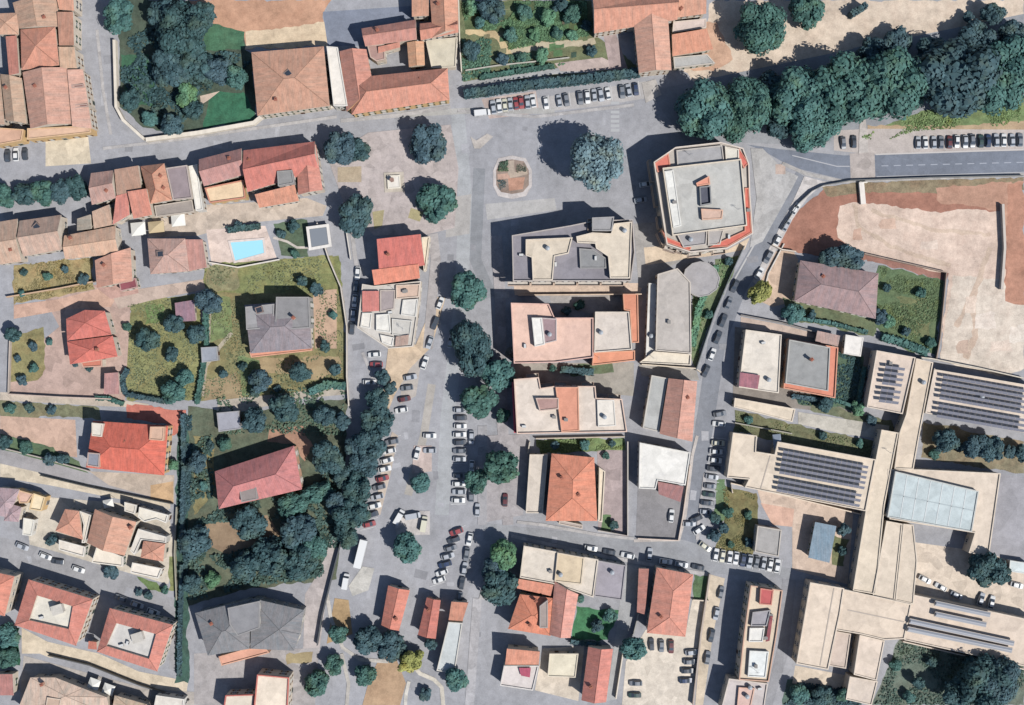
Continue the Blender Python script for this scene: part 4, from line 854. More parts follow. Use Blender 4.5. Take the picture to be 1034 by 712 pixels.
GS = 'trees around the piazza and along the square'
T(343,150,17,0,'at the north west corner of the piazza',10,GS)
T(360,152,14,0,'leaning east at the north west corner of the piazza',8,GS)
T(432,146,20,0,'at the north east corner of the piazza',11,GS)
T(440,205,21,1,'at the east edge of the piazza',11,GS)
T(360,217,20,0,'at the south west corner of the piazza',11,GS)
T(605,163,29,3,'standing alone and tallest right of the roundabout',21,GS)
T(473,294,20,1,'northernmost of the row along the square',12,GS,.9)
T(477,353,26,0,'long crown in the middle of the square row',12,GS,.85)
T(503,378,18,1,'close to the beige and orange striped block',11,GS)
T(482,404,19,1,'below the long crowned tree of the square row',11,GS)
T(464,336,9,0,'half hidden west of the long crowned tree',7,GS)
T(505,472,19,1,'beside the street corner of the bright orange house',13,GS)
T(481,487,13,1,'left of the tree by the bright orange house',9,GS)
T(425,488,11,1,'on the small island in the car park',7,GS)
T(411,553,16,1,'below the island with the white vans',10,GS)
T(508,560,15,2,'at the corner of the beige and mauve house',11,GS)
T(505,594,19,0,'against the vivid orange villa',11,GS)
T(499,575,13,0,'between the light green corner tree and the parked cars',8,GS)
T(460,685,13,1,'at the south end of the hall with the pale blue roof',9,GS)
T(508,420,8,1,'at the red side wall of the striped block',5,GS)
GW = 'dark trees along the west side of the square'
T(386,381,8,0,'northernmost on the west side of the square',6,GW)
T(381,404,13,0,'second from the north on the west side of the square',8,GW)
T(381,426,17,0,'third from the north on the west side of the square',10,GW)
T(374,448,16,0,'fourth from the north on the west side of the square',10,GW)
T(367,470,15,0,'fifth from the north on the west side of the square',9,GW)
T(361,493,16,0,'sixth from the north on the west side of the square',10,GW)
T(355,518,17,0,'seventh from the north on the west side of the square',10,GW)
T(350,541,13,0,'southernmost on the west side, above the white trailer',9,GW)
T(331,462,18,0,'standing alone between the pinkish villa and the square',11,GW,.9)
T(358,450,11,0,'inside the fence, north part of the western belt',8,GW)
T(347,482,11,0,'inside the fence, middle of the western belt',8,GW)
T(340,508,12,0,'inside the fence, south part of the western belt',8,GW)
T(394,392,7,0,'at the kerb, north end of the western belt',5,GW)
GG = 'garden trees of the left half'
T(262,384,12,0,'on the olive lawn south of the grey villa',7,GG)
T(303,376,11,0,'on the olive lawn near the side street',7,GG)
T(287,412,15,0,'right of the small grey flat shed',8,GG)
T(257,424,13,0,'immediately east of the small grey flat shed',8,GG)
T(211,305,13,0,'north west of the grey villa',8,GG)
T(198,337,10,0,'south of the purple garden shed',6,GG)
T(149,343,12,0,'in the middle of the olive lawn right of the red villa',7,GG)
T(176,327,10,0,'below the purple garden shed roof',6,GG)
T(174,358,8,0,'near the tiny grey shed',5,GG)
T(186,381,10,1,'north of the red paved yard corner',6,GG)
T(174,397,13,1,'beside the red paved yard',7,GG)
T(258,396,6,0,'at the south edge of the olive lawn',4,GG)
T(226,378,5,0,'along the path below the grey villa',3.5,GG)
T(320,292,7,0,'north east of the grey villa by the pinkish yard',4.5,GG)
T(305,284,6,0,'north of the grey villa',4,GG)
T(338,374,7,0,'at the side street fence',4.5,GG)
T(328,350,6,0,'in the pinkish yard by the side street',4,GG)
T(199,467,11,0,'north west of the pinkish mauve villa',7,GG)
T(227,448,8,1,'north of the pinkish mauve villa',4,GG)
T(196,547,17,0,'at the foot of the long hedge line',9,GG)
T(252,528,17,0,'south of the pinkish mauve villa',9,GG)
T(303,538,20,0,'in the dark grove, above the grey paved yard',10,GG)
T(318,552,13,1,'at the east edge of the dark grove',9,GG)
T(271,562,20,0,'in the middle of the dark grove',10,GG)
T(303,568,18,0,'at the south east edge of the dark grove',10,GG)
T(247,572,15,0,'at the south west edge of the dark grove',9,GG)
T(320,498,14,1,'low and spreading along the south wall of the pinkish mauve villa',5,GG,1.3,.3)
T(294,510,14,1,'second of the low ones along the pinkish mauve villa',5,GG,1.3,.3)
T(216,585,9,2,'with pale top north of the grey many sided villa',5,GG)
T(194,590,10,0,'at the hedge north west of the grey many sided villa',6,GG)
T(342,640,10,1,'on the earth strip by the grey paved yard',6,GG)
T(337,671,10,1,'upper one of the pair east of the cream red edged block',6,GG)
T(320,690,14,1,'lower one of the pair east of the cream red edged block',7,GG)
T(328,420,11,0,'by the fence at the side street corner',6,GG)
T(345,426,9,0,'in the garden corner at the square',6,GG)
T(12,338,9,0,'at the left edge by the grey road end',6,GG)
T(22,384,6,0,'at the south west corner of the red villa yard',3,GG)
T(34,372,5,1,'on the dry lawn of the red villa yard',3,GG)
T(26,452,8,1,'on the strip north of the left road',4,GG)
T(50,464,7,0,'at the north kerb of the left road',4,GG)
T(64,463,6,0,'right of another at the north kerb of the left road',3.5,GG)
T(5,446,8,0,'at the left edge above the left road',5,GG)
T(174,470,6,2,'at the east corner of the vivid red villa',4,GG)
T(52,545,6,0,'beside the white awning house',3,GG)
T(113,577,8,0,'between the lower left street and the white terraces',4,GG)
GH = 'hedge trees at the left edge'
T(4,197,13,1,'first of the hedge trees from the left edge',7,GH)
T(24,196,12,0,'second of the hedge trees from the left edge',7,GH)
T(43,195,14,1,'third of the hedge trees from the left edge',7,GH)
T(62,193,12,0,'fourth of the hedge trees from the left edge',7,GH)
T(78,190,12,0,'last of the hedge trees before the brown corner house',7,GH)
T(8,642,13,1,'in the green court at the left edge',6,GH)
T(8,664,11,1,'at the south side of the green court',5,GH)
T(2,690,6,1,'in the bottom left corner',4,GH)
GB = 'trees at the lower centre'
T(372,646,15,0,'south west of the red market hall',8,GB)
T(395,652,16,0,'directly below the red market hall',8,GB)
T(414,668,14,4,'below the red market hall, at the curved kerb',8,GB,.85)
T(370,681,12,1,'on the orange earth island',7,GB)
T(429,701,7,0,'on the pavement inside the curved kerb',3,GB)
T(434,650,7,0,'at the south end of the reddish narrow building',5,GB)
GP = 'trees of the avenue at the top right'
T(712,112,31,1,'westernmost of the avenue, above the octagonal block',16,GP)
T(737,117,26,1,'between the first two big avenue crowns',14,GP)
T(757,104,28,1,'third from the west end of the avenue',15,GP,.8)
T(804,98,31,1,'fourth from the west end of the avenue',16,GP)
T(822,127,27,1,'hanging over the road at the middle of the avenue',13,GP)
T(855,91,37,1,'widest at the middle of the avenue',17,GP)
T(903,86,36,1,'east of the widest avenue crown',17,GP)
T(965,80,41,0,'roundest at the right part of the avenue',18,GP)
T(1005,80,33,1,'next to last at the right end of the avenue',16,GP)
T(1031,66,30,1,'last at the right end of the avenue',16,GP)
T(905,44,16,0,'small crowned, north of the avenue by the sand',8,GP)
T(880,54,15,0,'north of the widest avenue crown',9,GP)
T(940,52,17,0,'in the shade north of the avenue',9,GP)
T(985,38,18,0,'north of the roundest avenue crown',10,GP)
T(1022,36,15,0,'in the shade at the right edge north of the avenue',9,GP)
T(768,27,26,1,'isolated on the sand path at the top',15,GP)
T(815,8,19,1,'at the top edge on the sand path',12,GP)
T(1003,14,12,0,'at the top right on the sand path edge',8,GP)
T(978,17,6,0,'on the sand path left of the top right tree',4,GP)
T(788,124,18,0,'low and shaded below the avenue',8,GP)
T(781,90,18,0,'low and shaded between the third and fourth avenue crowns',9,GP)
GT = 'bushes of the kitchen garden at the top'
for i, (x, y, r, k, wh) in enumerate([(497,9,14,0,'darkest in the kitchen garden at the top edge'),(476,51,10,0,'at the west end of the kitchen garden'),(515,36,8,1,'beside the bend of the garden path'),(547,57,8,2,'on the lower terrace of the kitchen garden'),(597,52,6,0,'near the pinkish flat annexe'),(578,14,10,1,'at the east side of the kitchen garden'),(553,18,9,2,'in the upper middle of the kitchen garden'),(530,12,9,1,'at the top edge right of the darkest one'),(507,60,7,0,'on the slope below the garden path'),(526,58,6,1,'second on the slope below the garden path'),(562,34,7,1,'in the middle of the vegetable rows'),(540,34,7,2,'left of the middle of the vegetable rows'),(578,36,6,2,'right of the middle of the vegetable rows'),(484,22,7,1,'at the north west of the kitchen garden'),(592,26,6,0,'against the wall of the salmon complex'),(476,8,8,2,'in the top west corner of the kitchen garden'),(566,6,8,0,'at the top edge of the kitchen garden')]):
    T(x, y, r, k, wh, r*S*1.5, GT, word='shrub')
GR = 'trees of the right half'
T(852,261,17,0,'at the north east corner of the mauve brown house',10,GR,1.15,0)
T(834,262,10,0,'west of the dark tree by the mauve brown house',7,GR)
T(768,295,13,4,'in the forecourt beside the side road',8,GR,.9)
T(801,316,12,1,'at the south west corner of the mauve brown house',7,GR)
T(897,325,7,2,'at the corner of the green field',6,GR)
T(890,320,9,0,'between the mauve brown house and the green field',6,GR)
T(834,409,8,0,'south of the orange edged grey house',5,GR)
T(866,413,8,2,'by the lane north of the school',4,GR)
T(955,445,13,0,'leftmost in the strip between the school wings',8,GR)
T(985,451,13,0,'second in the strip between the school wings',8,GR)
T(1001,453,13,0,'third in the strip between the school wings',8,GR)
T(1019,456,7,0,'fourth in the strip between the school wings',5,GR)
T(1032,458,9,0,'at the right edge in the strip between the school wings',6,GR)
T(995,574,18,0,'in the school yard south of the hall',11,GR)
T(1010,580,11,0,'beside the white flat canopy',6,GR)
T(992,691,30,0,'at the bottom right corner, broadest there',15,GR)
T(1008,684,22,0,'at the bottom right corner behind the broadest one',14,GR)
T(966,700,16,0,'at the bottom edge near the bottom right corner',11,GR)
T(927,690,7,0,'on the flower ground left of the bottom right trees',5,GR)
T(852,535,7,0,'beside the blue grey metal roof',5,GR)
T(735,517,6,1,'on the lawn beside the row of parked cars',4,GR)
T(731,533,6,0,'upper one at the junction garden',4,GR)
T(721,541,7,0,'lower one at the junction garden',4,GR)
T(722,523,6,0,'between the parked cars and the lawn',4,GR)
T(640,655,14,1,'beside the lane left of the whitish yard',11,GR,.85)
T(806,700,11,1,'below the school at the bottom edge',6,GR)
T(830,703,11,0,'second below the school at the bottom edge',6,GR)
T(852,702,8,1,'third below the school at the bottom edge',6,GR)
T(603,632,7,0,'at the south east corner of the small green pitch',4,GR)
T(616,622,8,1,'along the east side of the small green pitch',4,GR)
T(586,605,5,1,'at the north side of the small green pitch',3,GR)

GY = 'yard shrubs of the left half'
for i, (x, y, r, wh) in enumerate([(24,275,4,'at the west end of the yellow tan garden'),(48,279,5,'in the middle of the yellow tan garden'),(66,272,4,'at the east side of the yellow tan garden'),(84,282,6,'near the pink roofed house with lean-to'),(22,296,4,'at the wall of the yellow tan garden'),(34,350,5,'on the dry lawn, north part'),(18,362,4,'on the dry lawn, west part'),(50,345,4,'left of the bright red double villa'),(90,372,4,'south of the bright red double villa'),(76,368,3,'at the south west corner of the double villa'),(128,330,5,'east of the bright red double villa'),(245,370,5,'on the olive lawn below the villa terrace'),(280,392,4,'at the path south of the olive lawn'),(336,318,5,'in the pinkish yard, middle'),(225,425,4,'left of the small grey flat shed'),(212,450,5,'on the yellow strip beside the pinkish villa'),(206,490,5,'at the west wall of the pinkish villa'),(296,228,7,'in the pool garden'),(284,236,5,'in the pool garden, west part'),(298,256,5,'in the pool garden, south part'),(240,228,5,'against the hedge north of the pool'),(30,412,5,'on the green strip at the left'),(10,412,6,'on the green strip at the left edge'),(52,414,5,'on the green strip, middle'),(150,602,5,'at the lower left street bend'),(166,596,5,'at the narrow green strip'),(140,598,4,'by the low green slope')]):
    T(x, y, r, i % 3 if i % 3 < 2 else 0, wh, r*S*1.6, GY, word='shrub')
GQ = 'yard shrubs of the right half'
for i, (x, y, r, wh) in enumerate([(895,290,5,'at the west side of the green field'),(930,296,6,'in the middle of the green field'),(915,335,5,'at the south of the green field'),(940,346,6,'at the south east corner of the green field'),(820,318,5,'south of the mauve brown house'),(756,424,5,'in the olive garden, west part'),(830,440,5,'in the olive garden, middle'),(868,448,5,'in the olive garden, east part'),(880,424,6,'at the school corridor corner'),(755,520,5,'left of the small grey square building'),(756,548,5,'south west of the small grey square building'),(738,550,4,'at the junction fence'),(850,556,5,'at the school wall beside the metal roof'),(944,458,6,'at the west end of the school strip'),(970,452,5,'between the two first school strip trees'),(905,672,7,'by the southern school wing'),(940,668,6,'below the long southern school wing'),(918,704,7,'at the bottom edge right of the school'),(620,530,5,'in the mauve yard of the orange house'),(612,460,4,'at the north of the mauve yard'),(560,450,5,'in the narrow garden north of the orange house'),(590,449,6,'in the middle of the narrow garden'),(618,448,4,'at the east of the narrow garden'),(585,308,6,'in the court between the northern blocks'),(572,314,5,'west in the court between the northern blocks'),(558,372,4,'behind the pink flat block'),(735,264,5,'on the green strip by the round pavilion'),(716,318,5,'on the green strip by the workshop')]):
    T(x, y, r, i % 2, wh, r*S*1.6, GQ, word='shrub')

# ------------------------------------------------------------------ hedges, walls
def hedge(line, wpx, h, label, kind=0, group='clipped hedges'):
    P_ = [W(x, y, h) for x, y in line]; o = Vector((P_[0].x, P_[0].y, 0)); m = MB(); r = random.Random(len(line)*7+int(line[0][0]))
    hw = wpx*S/2
    for a, b in zip(P_, P_[1:]):
        d = (b-a); L_ = d.length; d.normalize(); n_ = Vector((-d.y, d.x, 0))
        m.box(((a.x+b.x)/2, (a.y+b.y)/2, 0), (L_, hw*1.7, h*.9), math.atan2(d.y, d.x), 0, .96)
        for _ in range(int(L_*(2*hw+2*h)*2.2)):
            t = r.random()*L_; s = r.uniform(-1, 1); top = r.random() < hw/(hw+h*.8)
            p = a+d*t+(n_*hw*s*.95 if top else n_*hw*(1 if s > 0 else -1)); p.z = h*r.uniform(.92, 1.06) if top else h*r.uniform(.05, 1)
            nn = Vector((r.uniform(-.6, .6), r.uniform(-.6, .6), 1)) if top else n_*(1 if s > 0 else -1)+Vector((r.uniform(-.5, .5), r.uniform(-.5, .5), r.uniform(-.2, .7)))
            nn.normalize(); u = nn.orthogonal().normalized(); v = nn.cross(u); q = r.uniform(.2, .45)
            m.face([p-u*q-v*q*.6, p+u*q*.8-v*q, p+u*q+v*q*.7, p-u*q*.5+v*q])
    ob = m.build('hedge', mat('leaf', KIND[kind][1]), None, o); tag(ob, label, 'hedge', group)
hedge([(468,94),(486,92),(540,84),(600,78),(646,72)], 9, 3.4, 'long dark hedge standing for a shaded wall between top parking row and kitchen garden')  # dark foliage stands in for a retaining wall and its shadow band
hedge([(484,78),(520,72),(560,66)], 5, 1.6, 'low green hedge on the lowest terrace of the kitchen garden', 1)
hedge([(184,418),(185,470),(184,500),(183,560)], 4.4, 2.2, 'northern stretch of the hedge line between the red and the pinkish villas')
hedge([(183,570),(182,600),(181,630),(180,684)], 4, 2.0, 'southern stretch of the hedge line beside the lower left street')
hedge([(128,372),(122,384),(126,398),(170,406)], 5, 2, 'dark hedge curving round the pinkish garage')
hedge([(207,312),(208,350),(198,408)], 5, 1.8, 'green hedge left of the grey villa lawn', 1)
hedge([(229,232),(262,228)], 6, 2.2, 'dark hedge north of the swimming pool')
hedge([(312,396),(330,388),(349,390)], 8, 2.2, 'dark hedge south east of the olive lawn', 1)
hedge([(724,268),(706,310),(699,350)], 7, 2.4, 'green hedge along the east side of the workshop', 2)
hedge([(838,402),(850,406),(866,412),(874,370)], 4, 2.0, 'hedge round the orange edged grey house', 1)
hedge([(891,340),(912,346),(938,356)], 8, 2.4, 'dark green hedge north of the school', 1)
hedge([(566,373),(600,376)], 7, 2.2, 'dark hedge between the pink and the striped blocks', 0)
hedge([(576,648),(606,652)], 5, 2, 'dark hedge south of the small green pitch', 0)
hedge([(796,320),(840,326),(876,336)], 4, 1.6, 'low hedge south of the mauve brown house', 1)
hedge([(800,400),(830,404)], 5, 2, 'dark hedge at the south west of the orange edged house', 0)
hedge([(860,14),(876,4)], 6, 4, 'tall dark hedge at the top edge east of the isolated sand path trees', 0)
hedge([(124,408),(108,402),(96,402)], 5, 1.4, 'low hedge south of the mauve paved yard', 1)
def wall(line, h, rgb, label, th=.35, name='garden_wall', cat='wall', kind='plaster'):
    P_ = [W(x, y, h) for x, y in line]; o = Vector((P_[0].x, P_[0].y, 0)); m = MB()
    L_, R_ = [], []
    for i, p in enumerate(P_):
        a, b = P_[max(i-1, 0)], P_[min(i+1, len(P_)-1)]; d = (b-a).to_2d().normalized(); n_ = Vector((-d.y, d.x, 0))*th/2
        L_.append(p+n_); R_.append(p-n_)
    for i in range(len(P_)-1):
        q = [R_[i], R_[i+1], L_[i+1], L_[i]]
        m.face([(q[0].x,q[0].y,-.2),(q[1].x,q[1].y,-.2),(q[1].x,q[1].y,h),(q[0].x,q[0].y,h)]); m.face([(q[2].x,q[2].y,-.2),(q[3].x,q[3].y,-.2),(q[3].x,q[3].y,h),(q[2].x,q[2].y,h)])
        m.face([(a.x, a.y, h) for a in q])
    for a, b in ((L_[0], R_[0]), (R_[-1], L_[-1])): m.face([(a.x,a.y,-.2),(b.x,b.y,-.2),(b.x,b.y,h),(a.x,a.y,h)])
    ob = m.build(name, mat(kind, rgb), None, o); tag(ob, label, cat, 'walls and fences')
wall([(115,40),(117,108),(124,121),(145,140)], 2.4, (232,222,206), 'pale curved wall round the west side of the walled garden', .9)
wall([(147,141),(200,134),(256,124),(268,114),(300,112),(340,106)], 2.2, (236,226,210), 'long pale wall along the street south of the walled garden', 1.3)
wall([(463,0),(464,40),(466,72)], 2.2, (222,214,198), 'pale wall between the salmon L shaped house and the kitchen garden')
wall([(470,71),(502,66),(540,62),(575,58)], 1.0, (196,192,180), 'low retaining wall across the kitchen garden')
wall([(868,184),(876,184)], 1.2, (240,232,218), 'short white gate wall between the main road and the sand lot')
wall([(790,232),(806,206),(820,193),(832,187),(860,182),(940,179),(1034,177)], 1.6, (120,122,120), 'dark fence between the main road and the red earth', .2, 'fence', 'fence', 'metal')
wall([(870,184),(872,206)], 1.4, (240,232,222), 'white entrance wall leading down to the sand lot', 1.6)
wall([(1013,206),(1015,250),(1012,292)], 2.0, (206,196,186), 'grey white wall at the east side of the sand lot', .8)
wall([(873,256),(956,275),(950,340),(946,362)], 1.8, (170,150,136), 'wall between the sand lot and the green field')
wall([(752,248),(738,278),(722,316),(712,346),(703,374)], 2.0, (96,104,108), 'dark fence along the west side of the side road', .25, 'fence', 'fence', 'metal')
wall([(780,247),(790,252),(804,254)], 2.0, (226,212,196), 'short pale wall at the forecourt of the mauve brown house')
wall([(748,318),(790,326),(826,336)], 1.6, (150,144,140), 'grey wall north of the lane to the whitish flat house')
wall([(320,225),(332,262),(344,290),(350,330),(350,380),(352,410)], 1.8, (216,206,194), 'pale wall along the west side of the side street')
wall([(346,204),(350,236),(354,262)], 1.4, (218,212,204), 'white wall between the side street and the piazza corner')
wall([(205,264),(240,270),(282,262)], 1.2, (236,228,216), 'white wall south of the swimming pool')
wall([(8,398),(60,401),(112,403)], 1.6, (206,186,172), 'long pinkish wall south of the bright red villa yard')
wall([(6,300),(60,291),(95,284)], 1.6, (212,180,150), 'tan wall below the yellow tan garden')
wall([(10,332),(8,398)], 1.6, (198,184,172), 'thin wall at the left side of the bright red villa yard')
wall([(0,452),(40,462),(90,476)], 1.4, (190,180,170), 'grey wall on the north side of the left road')
wall([(40,480),(90,492),(174,509)], 1.6, (84,86,84), 'dark green fence on the south side of the left road', .3, 'fence', 'fence', 'metal')
wall([(178,512),(176,560),(178,606)], 1.6, (170,166,150), 'wall beside the narrow green strip of the lower left block')
wall([(48,662),(90,672),(140,692),(190,708)], 1.8, (90,90,88), 'dark fence along the south side of the beige lane', .3, 'fence', 'fence', 'metal')
wall([(345,544),(336,578),(325,622),(320,652)], 2.0, (88,90,92), 'dark fence along the east side of the grey paved yard', .3, 'fence', 'fence', 'metal')
wall([(535,446),(533,458)], 1.6, (200,190,176), 'short wall at the north of the pale side terrace')
wall([(634,446),(634,541),(604,536)], 2.2, (206,198,188), 'pale wall between the mauve yard and the white building')
wall([(644,544),(685,546),(690,520),(697,470)], 1.4, (222,204,190), 'pinkish wall round the grey yard of the white building')
wall([(541,443),(631,441)], 1.6, (198,184,168), 'wall between the striped block and the orange house garden')
wall([(740,498),(738,488),(790,500),(872,520)], 2.0, (234,216,196), 'cream wall along the south side of the school west wing')
wall([(912,648),(1034,676)], 1.6, (228,212,196), 'cream wall below the long southern school wing')
wall([(717,580),(708,640),(700,712)], 2.0, (190,176,164), 'brownish wall between the whitish yard and the cream lane', .5)
wall([(630,655),(622,706)], 1.8, (232,220,204), 'white wall at the west side of the whitish yard')
wall([(645,620),(640,640),(632,652)], 1.8, (170,168,164), 'grey wall east of the lane by the pale blue green tree')
wall([(700,606),(716,607)], 1.4, (224,210,192), 'short wall south of the tiny lawn by the big salmon house')
wall([(648,368),(702,372),(708,376)], 1.8, (226,212,192), 'cream wall between the workshop and the long gabled house')
wall([(523,298),(648,297)], 1.8, (224,200,176), 'cream wall between the two northern apartment blocks')
wall([(742,427),(800,438)], 1.2, (176,172,160), 'grey wall in the olive garden north of the school')
wall([(792,246),(776,276),(770,300)], .8, (222,216,208), 'low white wall along the east side of the side road')
wall([(1034,382),(990,372),(940,362),(930,361)], 1.6, (222,212,196), 'pale wall between the sand lot and the school')

# ------------------------------------------------------------------ uncountable greenery: one object each
def cover(name, poly, n, h, q0, q1, kind, holes=()):
    p = pts(poly, 0); o = Vector((p[0].x, p[0].y, 0)); m = MB(); r = random.Random(n); xs = [a.x for a in p]; ys = [a.y for a in p]
    from mathutils import noise as mn
    k = 0
    while k < n:
        pt = Vector((r.uniform(min(xs), max(xs)), r.uniform(min(ys), max(ys)), 0)); k += 1
        d = mn.noise(pt*.13)
        if not inside(pt, p) or d < -.12 or any(inside(pt, hh) for hh in holes): continue
        z = h*max(.15, min(1, .5+d*1.3))*r.uniform(.5, 1.05)
        nn = Vector((r.uniform(-.8, .8), r.uniform(-.8, .8), 1)).normalized(); u = nn.orthogonal().normalized(); v = nn.cross(u); q = r.uniform(q0, q1); a = pt+Vector((0, 0, z))
        an = r.random()*6.28; u, v = u*math.cos(an)+v*math.sin(an), v*math.cos(an)-u*math.sin(an)
        m.face([a-u*q-v*q*.5, a+u*q*.3-v*q*.8, a+u*q+v*q*.2, a-u*q*.4+v*q*.7])
    ob = m.build(name, mat('leaf', KIND[kind][1] if isinstance(kind, int) else kind), None, o); ob['kind'] = 'stuff'
cover('kitchen_garden_plants', [(467,2),(592,2),(594,36),(560,42),(515,50),(500,30),(470,30)], 9000, .9, .25, .6, (96,124,92))
cover('kitchen_garden_plants', [(467,36),(496,40),(508,56),(560,52),(600,48),(600,58),(556,68),(500,74),(467,82)], 5000, .8, .25, .55, (84,116,92))
cover('garden_undergrowth', [(122,44),(190,8),(214,26),(204,52),(240,54),(255,62),(212,94),(200,108),(176,132),(142,122),(124,108)], 7000, 1.3, .3, .75, 0)
cover('garden_undergrowth', [(194,444),(214,440),(216,510),(300,500),(340,470),(346,545),(338,580),(252,592),(192,606)], 9000, 1.2, .3, .75, (76,100,92), [pts([(217,476),(297,450),(305,494),(221,514)], 0), pts([(206,528),(284,524),(284,546),(208,562)], 0), pts([(300,440),(318,446),(310,470),(300,462)], 0)])
cover('garden_undergrowth', [(220,402),(348,386),(350,440),(310,440),(270,436),(222,440)], 1800, .8, .25, .55, (88,110,90))
cover('meadow_grass', [(889,270),(953,285),(943,356),(922,354),(884,330)], 6000, .3, .2, .45, (106,126,90))
cover('meadow_grass', [(870,138),(930,114),(1030,98),(1030,126),(925,132),(882,146)], 5000, .3, .2, .45, (122,148,98))
cover('rough_grass', [(206,268),(342,260),(348,388),(242,402),(204,402)], 5000, .25, .18, .4, (122,130,98), [pts([(244,298),(318,294),(320,360),(250,362)], 0)])
cover('rough_grass', [(130,308),(200,298),(204,402),(130,402)], 2600, .25, .18, .4, (122,130,98))
cover('rough_grass', [(730,492),(762,500),(764,530),(760,556),(722,556),(732,530)], 2500, .3, .2, .4, (122,122,84))
cover('rough_grass', [(744,416),(800,430),(882,447),(880,460),(784,444),(742,434)], 2500, .3, .2, .4, (116,124,90))
cover('rough_grass', [(838,354),(870,362),(864,414),(808,408),(802,400),(838,400)], 2500, .8, .25, .55, 0)
cover('rough_grass', [(908,648),(1034,676),(1034,712),(884,712),(892,690)], 3500, .5, .25, .5, (92,114,104))
cover('rough_grass', [(797,688),(868,696),(868,712),(792,712)], 1800, 1.0, .3, .6, 0)
cover('rough_grass', [(722,264),(746,260),(726,302),(710,342),(701,368),(700,300),(726,290)], 1500, .6, .2, .45, (110,138,96))
cover('rough_grass', [(16,268),(92,259),(94,290),(60,298),(16,306)], 2500, .3, .2, .4, (156,150,104))
cover('rough_grass', [(543,445),(630,443),(630,453),(603,455),(547,457)], 1500, .5, .2, .4, (120,144,96))
cover('roundabout_plants', [(505,164),(513,162),(513,173),(503,173)], 200, .6, .2, .4, (92,112,96)); cover('roundabout_plants', [(522,163),(530,165),(533,173),(522,174)], 120, .5, .2, .4, (112,116,104)); cover('roundabout_plants', [(502,182),(511,182),(510,193),(505,192)], 140, .5, .2, .4, (88,100,98))
cover('hedge_bank', [(186,420),(194,420),(192,560),(186,600)], 1500, 1.0, .3, .6, 0)
# heaps on the building site
def heap(px, py, r, h, rgb, label):
    t_ = W(px, py, 0); rr = random.Random(int(px*7+py)); m = MB(); n = 11; rg = []
    for k, (f, z) in enumerate(((1, -.05), (.75, .45), (.4, .85))): rg.append([Vector((math.cos(6.283*i/n)*r*f*rr.uniform(.8, 1.2), math.sin(6.283*i/n)*r*f*rr.uniform(.6, .9), z*h*rr.uniform(.8, 1.15) if k else -.05)) for i in range(n)])
    for a, b in zip(rg, rg[1:]):
        for i in range(n): m.face([a[i], a[(i+1) % n], b[(i+1) % n], b[i]])
    for i in range(n): m.face([rg[2][i], rg[2][(i+1) % n], Vector((0, 0, h))])
    ob = m.build('rubble_heap', mat('earth', rgb), None, (t_.x, t_.y, 0)); tag(ob, label, 'rubble heap', 'heaps on the sand lot')
for a in [(948,222,2.2,1.2,(150,146,128),'grey green heap on the sand lot below the red earth'),(896,212,2.0,.9,(186,168,150),'greyish heap near the entrance wall of the sand lot'),(914,237,1.2,.8,(150,134,122),'small dark heap in the middle of the sand lot'),(926,243,1.4,.8,(176,160,146),'small pale heap in the middle of the sand lot'),(993,264,1.8,1.1,(150,132,124),'dark heap at the south east of the sand lot'),(1007,275,1.4,.8,(176,164,150),'pale heap against the grey white wall of the sand lot'),(966,320,2.0,1.2,(160,144,136),'brownish heap at the west of the southern sand lot'),(990,350,2.4,1.2,(140,138,132),'dark grey heap at the south of the sand lot'),(975,282,1.6,.9,(190,150,130),'reddish heap where the sand lot narrows'),(1012,352,2.2,1.2,(206,196,182),'whitish heap at the south of the sand lot')]: heap(*a)

# ------------------------------------------------------------------ solar rows on the school roofs
def solar_row(a, b, h, label, grp):
    p, q = W(*a, h+.3), W(*b, h+.3); d = q-p; L_ = d.length; rz = math.atan2(d.y, d.x); root = empty('solar_panel_row', (p+q)/2-Vector((0, 0, .3)), label, 'solar panels', grp, rz)
    root.location.z = h+.02
    m = MB(); n = max(2, int(L_/1.7)); st = L_/n; w2 = .44
    for i in range(n):
        x0, x1 = -L_/2+i*st+.03, -L_/2+(i+1)*st-.03
        m.face([(x0, -w2, .35), (x1, -w2, .35), (x1, w2, .8), (x0, w2, .8)]); m.face([(x0, w2, .77), (x1, w2, .77), (x1, -w2, .32), (x0, -w2, .32)])
        for s_ in ((x0,-w2,x1,-w2,.35,.35),(x1,-w2,x1,w2,.35,.8),(x1,w2,x0,w2,.8,.8),(x0,w2,x0,-w2,.8,.35)):
            m.face([(s_[0],s_[1],s_[4]-.03),(s_[2],s_[3],s_[5]-.03),(s_[2],s_[3],s_[5]),(s_[0],s_[1],s_[4])])
    m.build('panel', mat('panel', (128,128,138)), root)
    m = MB()
    for i in range(n+1):
        x = -L_/2+i*st; x = max(-L_/2+.1, min(L_/2-.1, x)); m.box((x, -w2+.15, 0), (.08, .08, .34)); m.box((x, w2-.15, 0), (.08, .08, .72))
    m.box((0, -w2+.15, .22), (L_-.2, .06, .06)); m.box((0, w2-.15, .6), (L_-.2, .06, .06))
    m.build('support_frame', mat('metal', (150,152,156)), root)
ORD = ['first','second','third','fourth','fifth','sixth','seventh','eighth','ninth','tenth','eleventh','twelfth','thirteenth','fourteenth','fifteenth','sixteenth']
for i in range(7):
    y = 370.5+i*5.4+(1.6 if i > 3 else 0); x0 = 893.5-(i*1.05); solar_row((x0, y), (x0+20, y+2.6), 7.65, '%s solar row from the north on the small square school roof' % ORD[i], 'solar rows on the small school roof')
for i in range(8):
    y = 380.5+i*5.3+(2.2 if i > 4 else 0); x0 = 952-(i*.9); solar_row((x0, y), (1040-i*.8, y+15.5), 7.75, '%s solar row from the north on the eastern school roof' % ORD[i], 'solar rows on the eastern school roof')
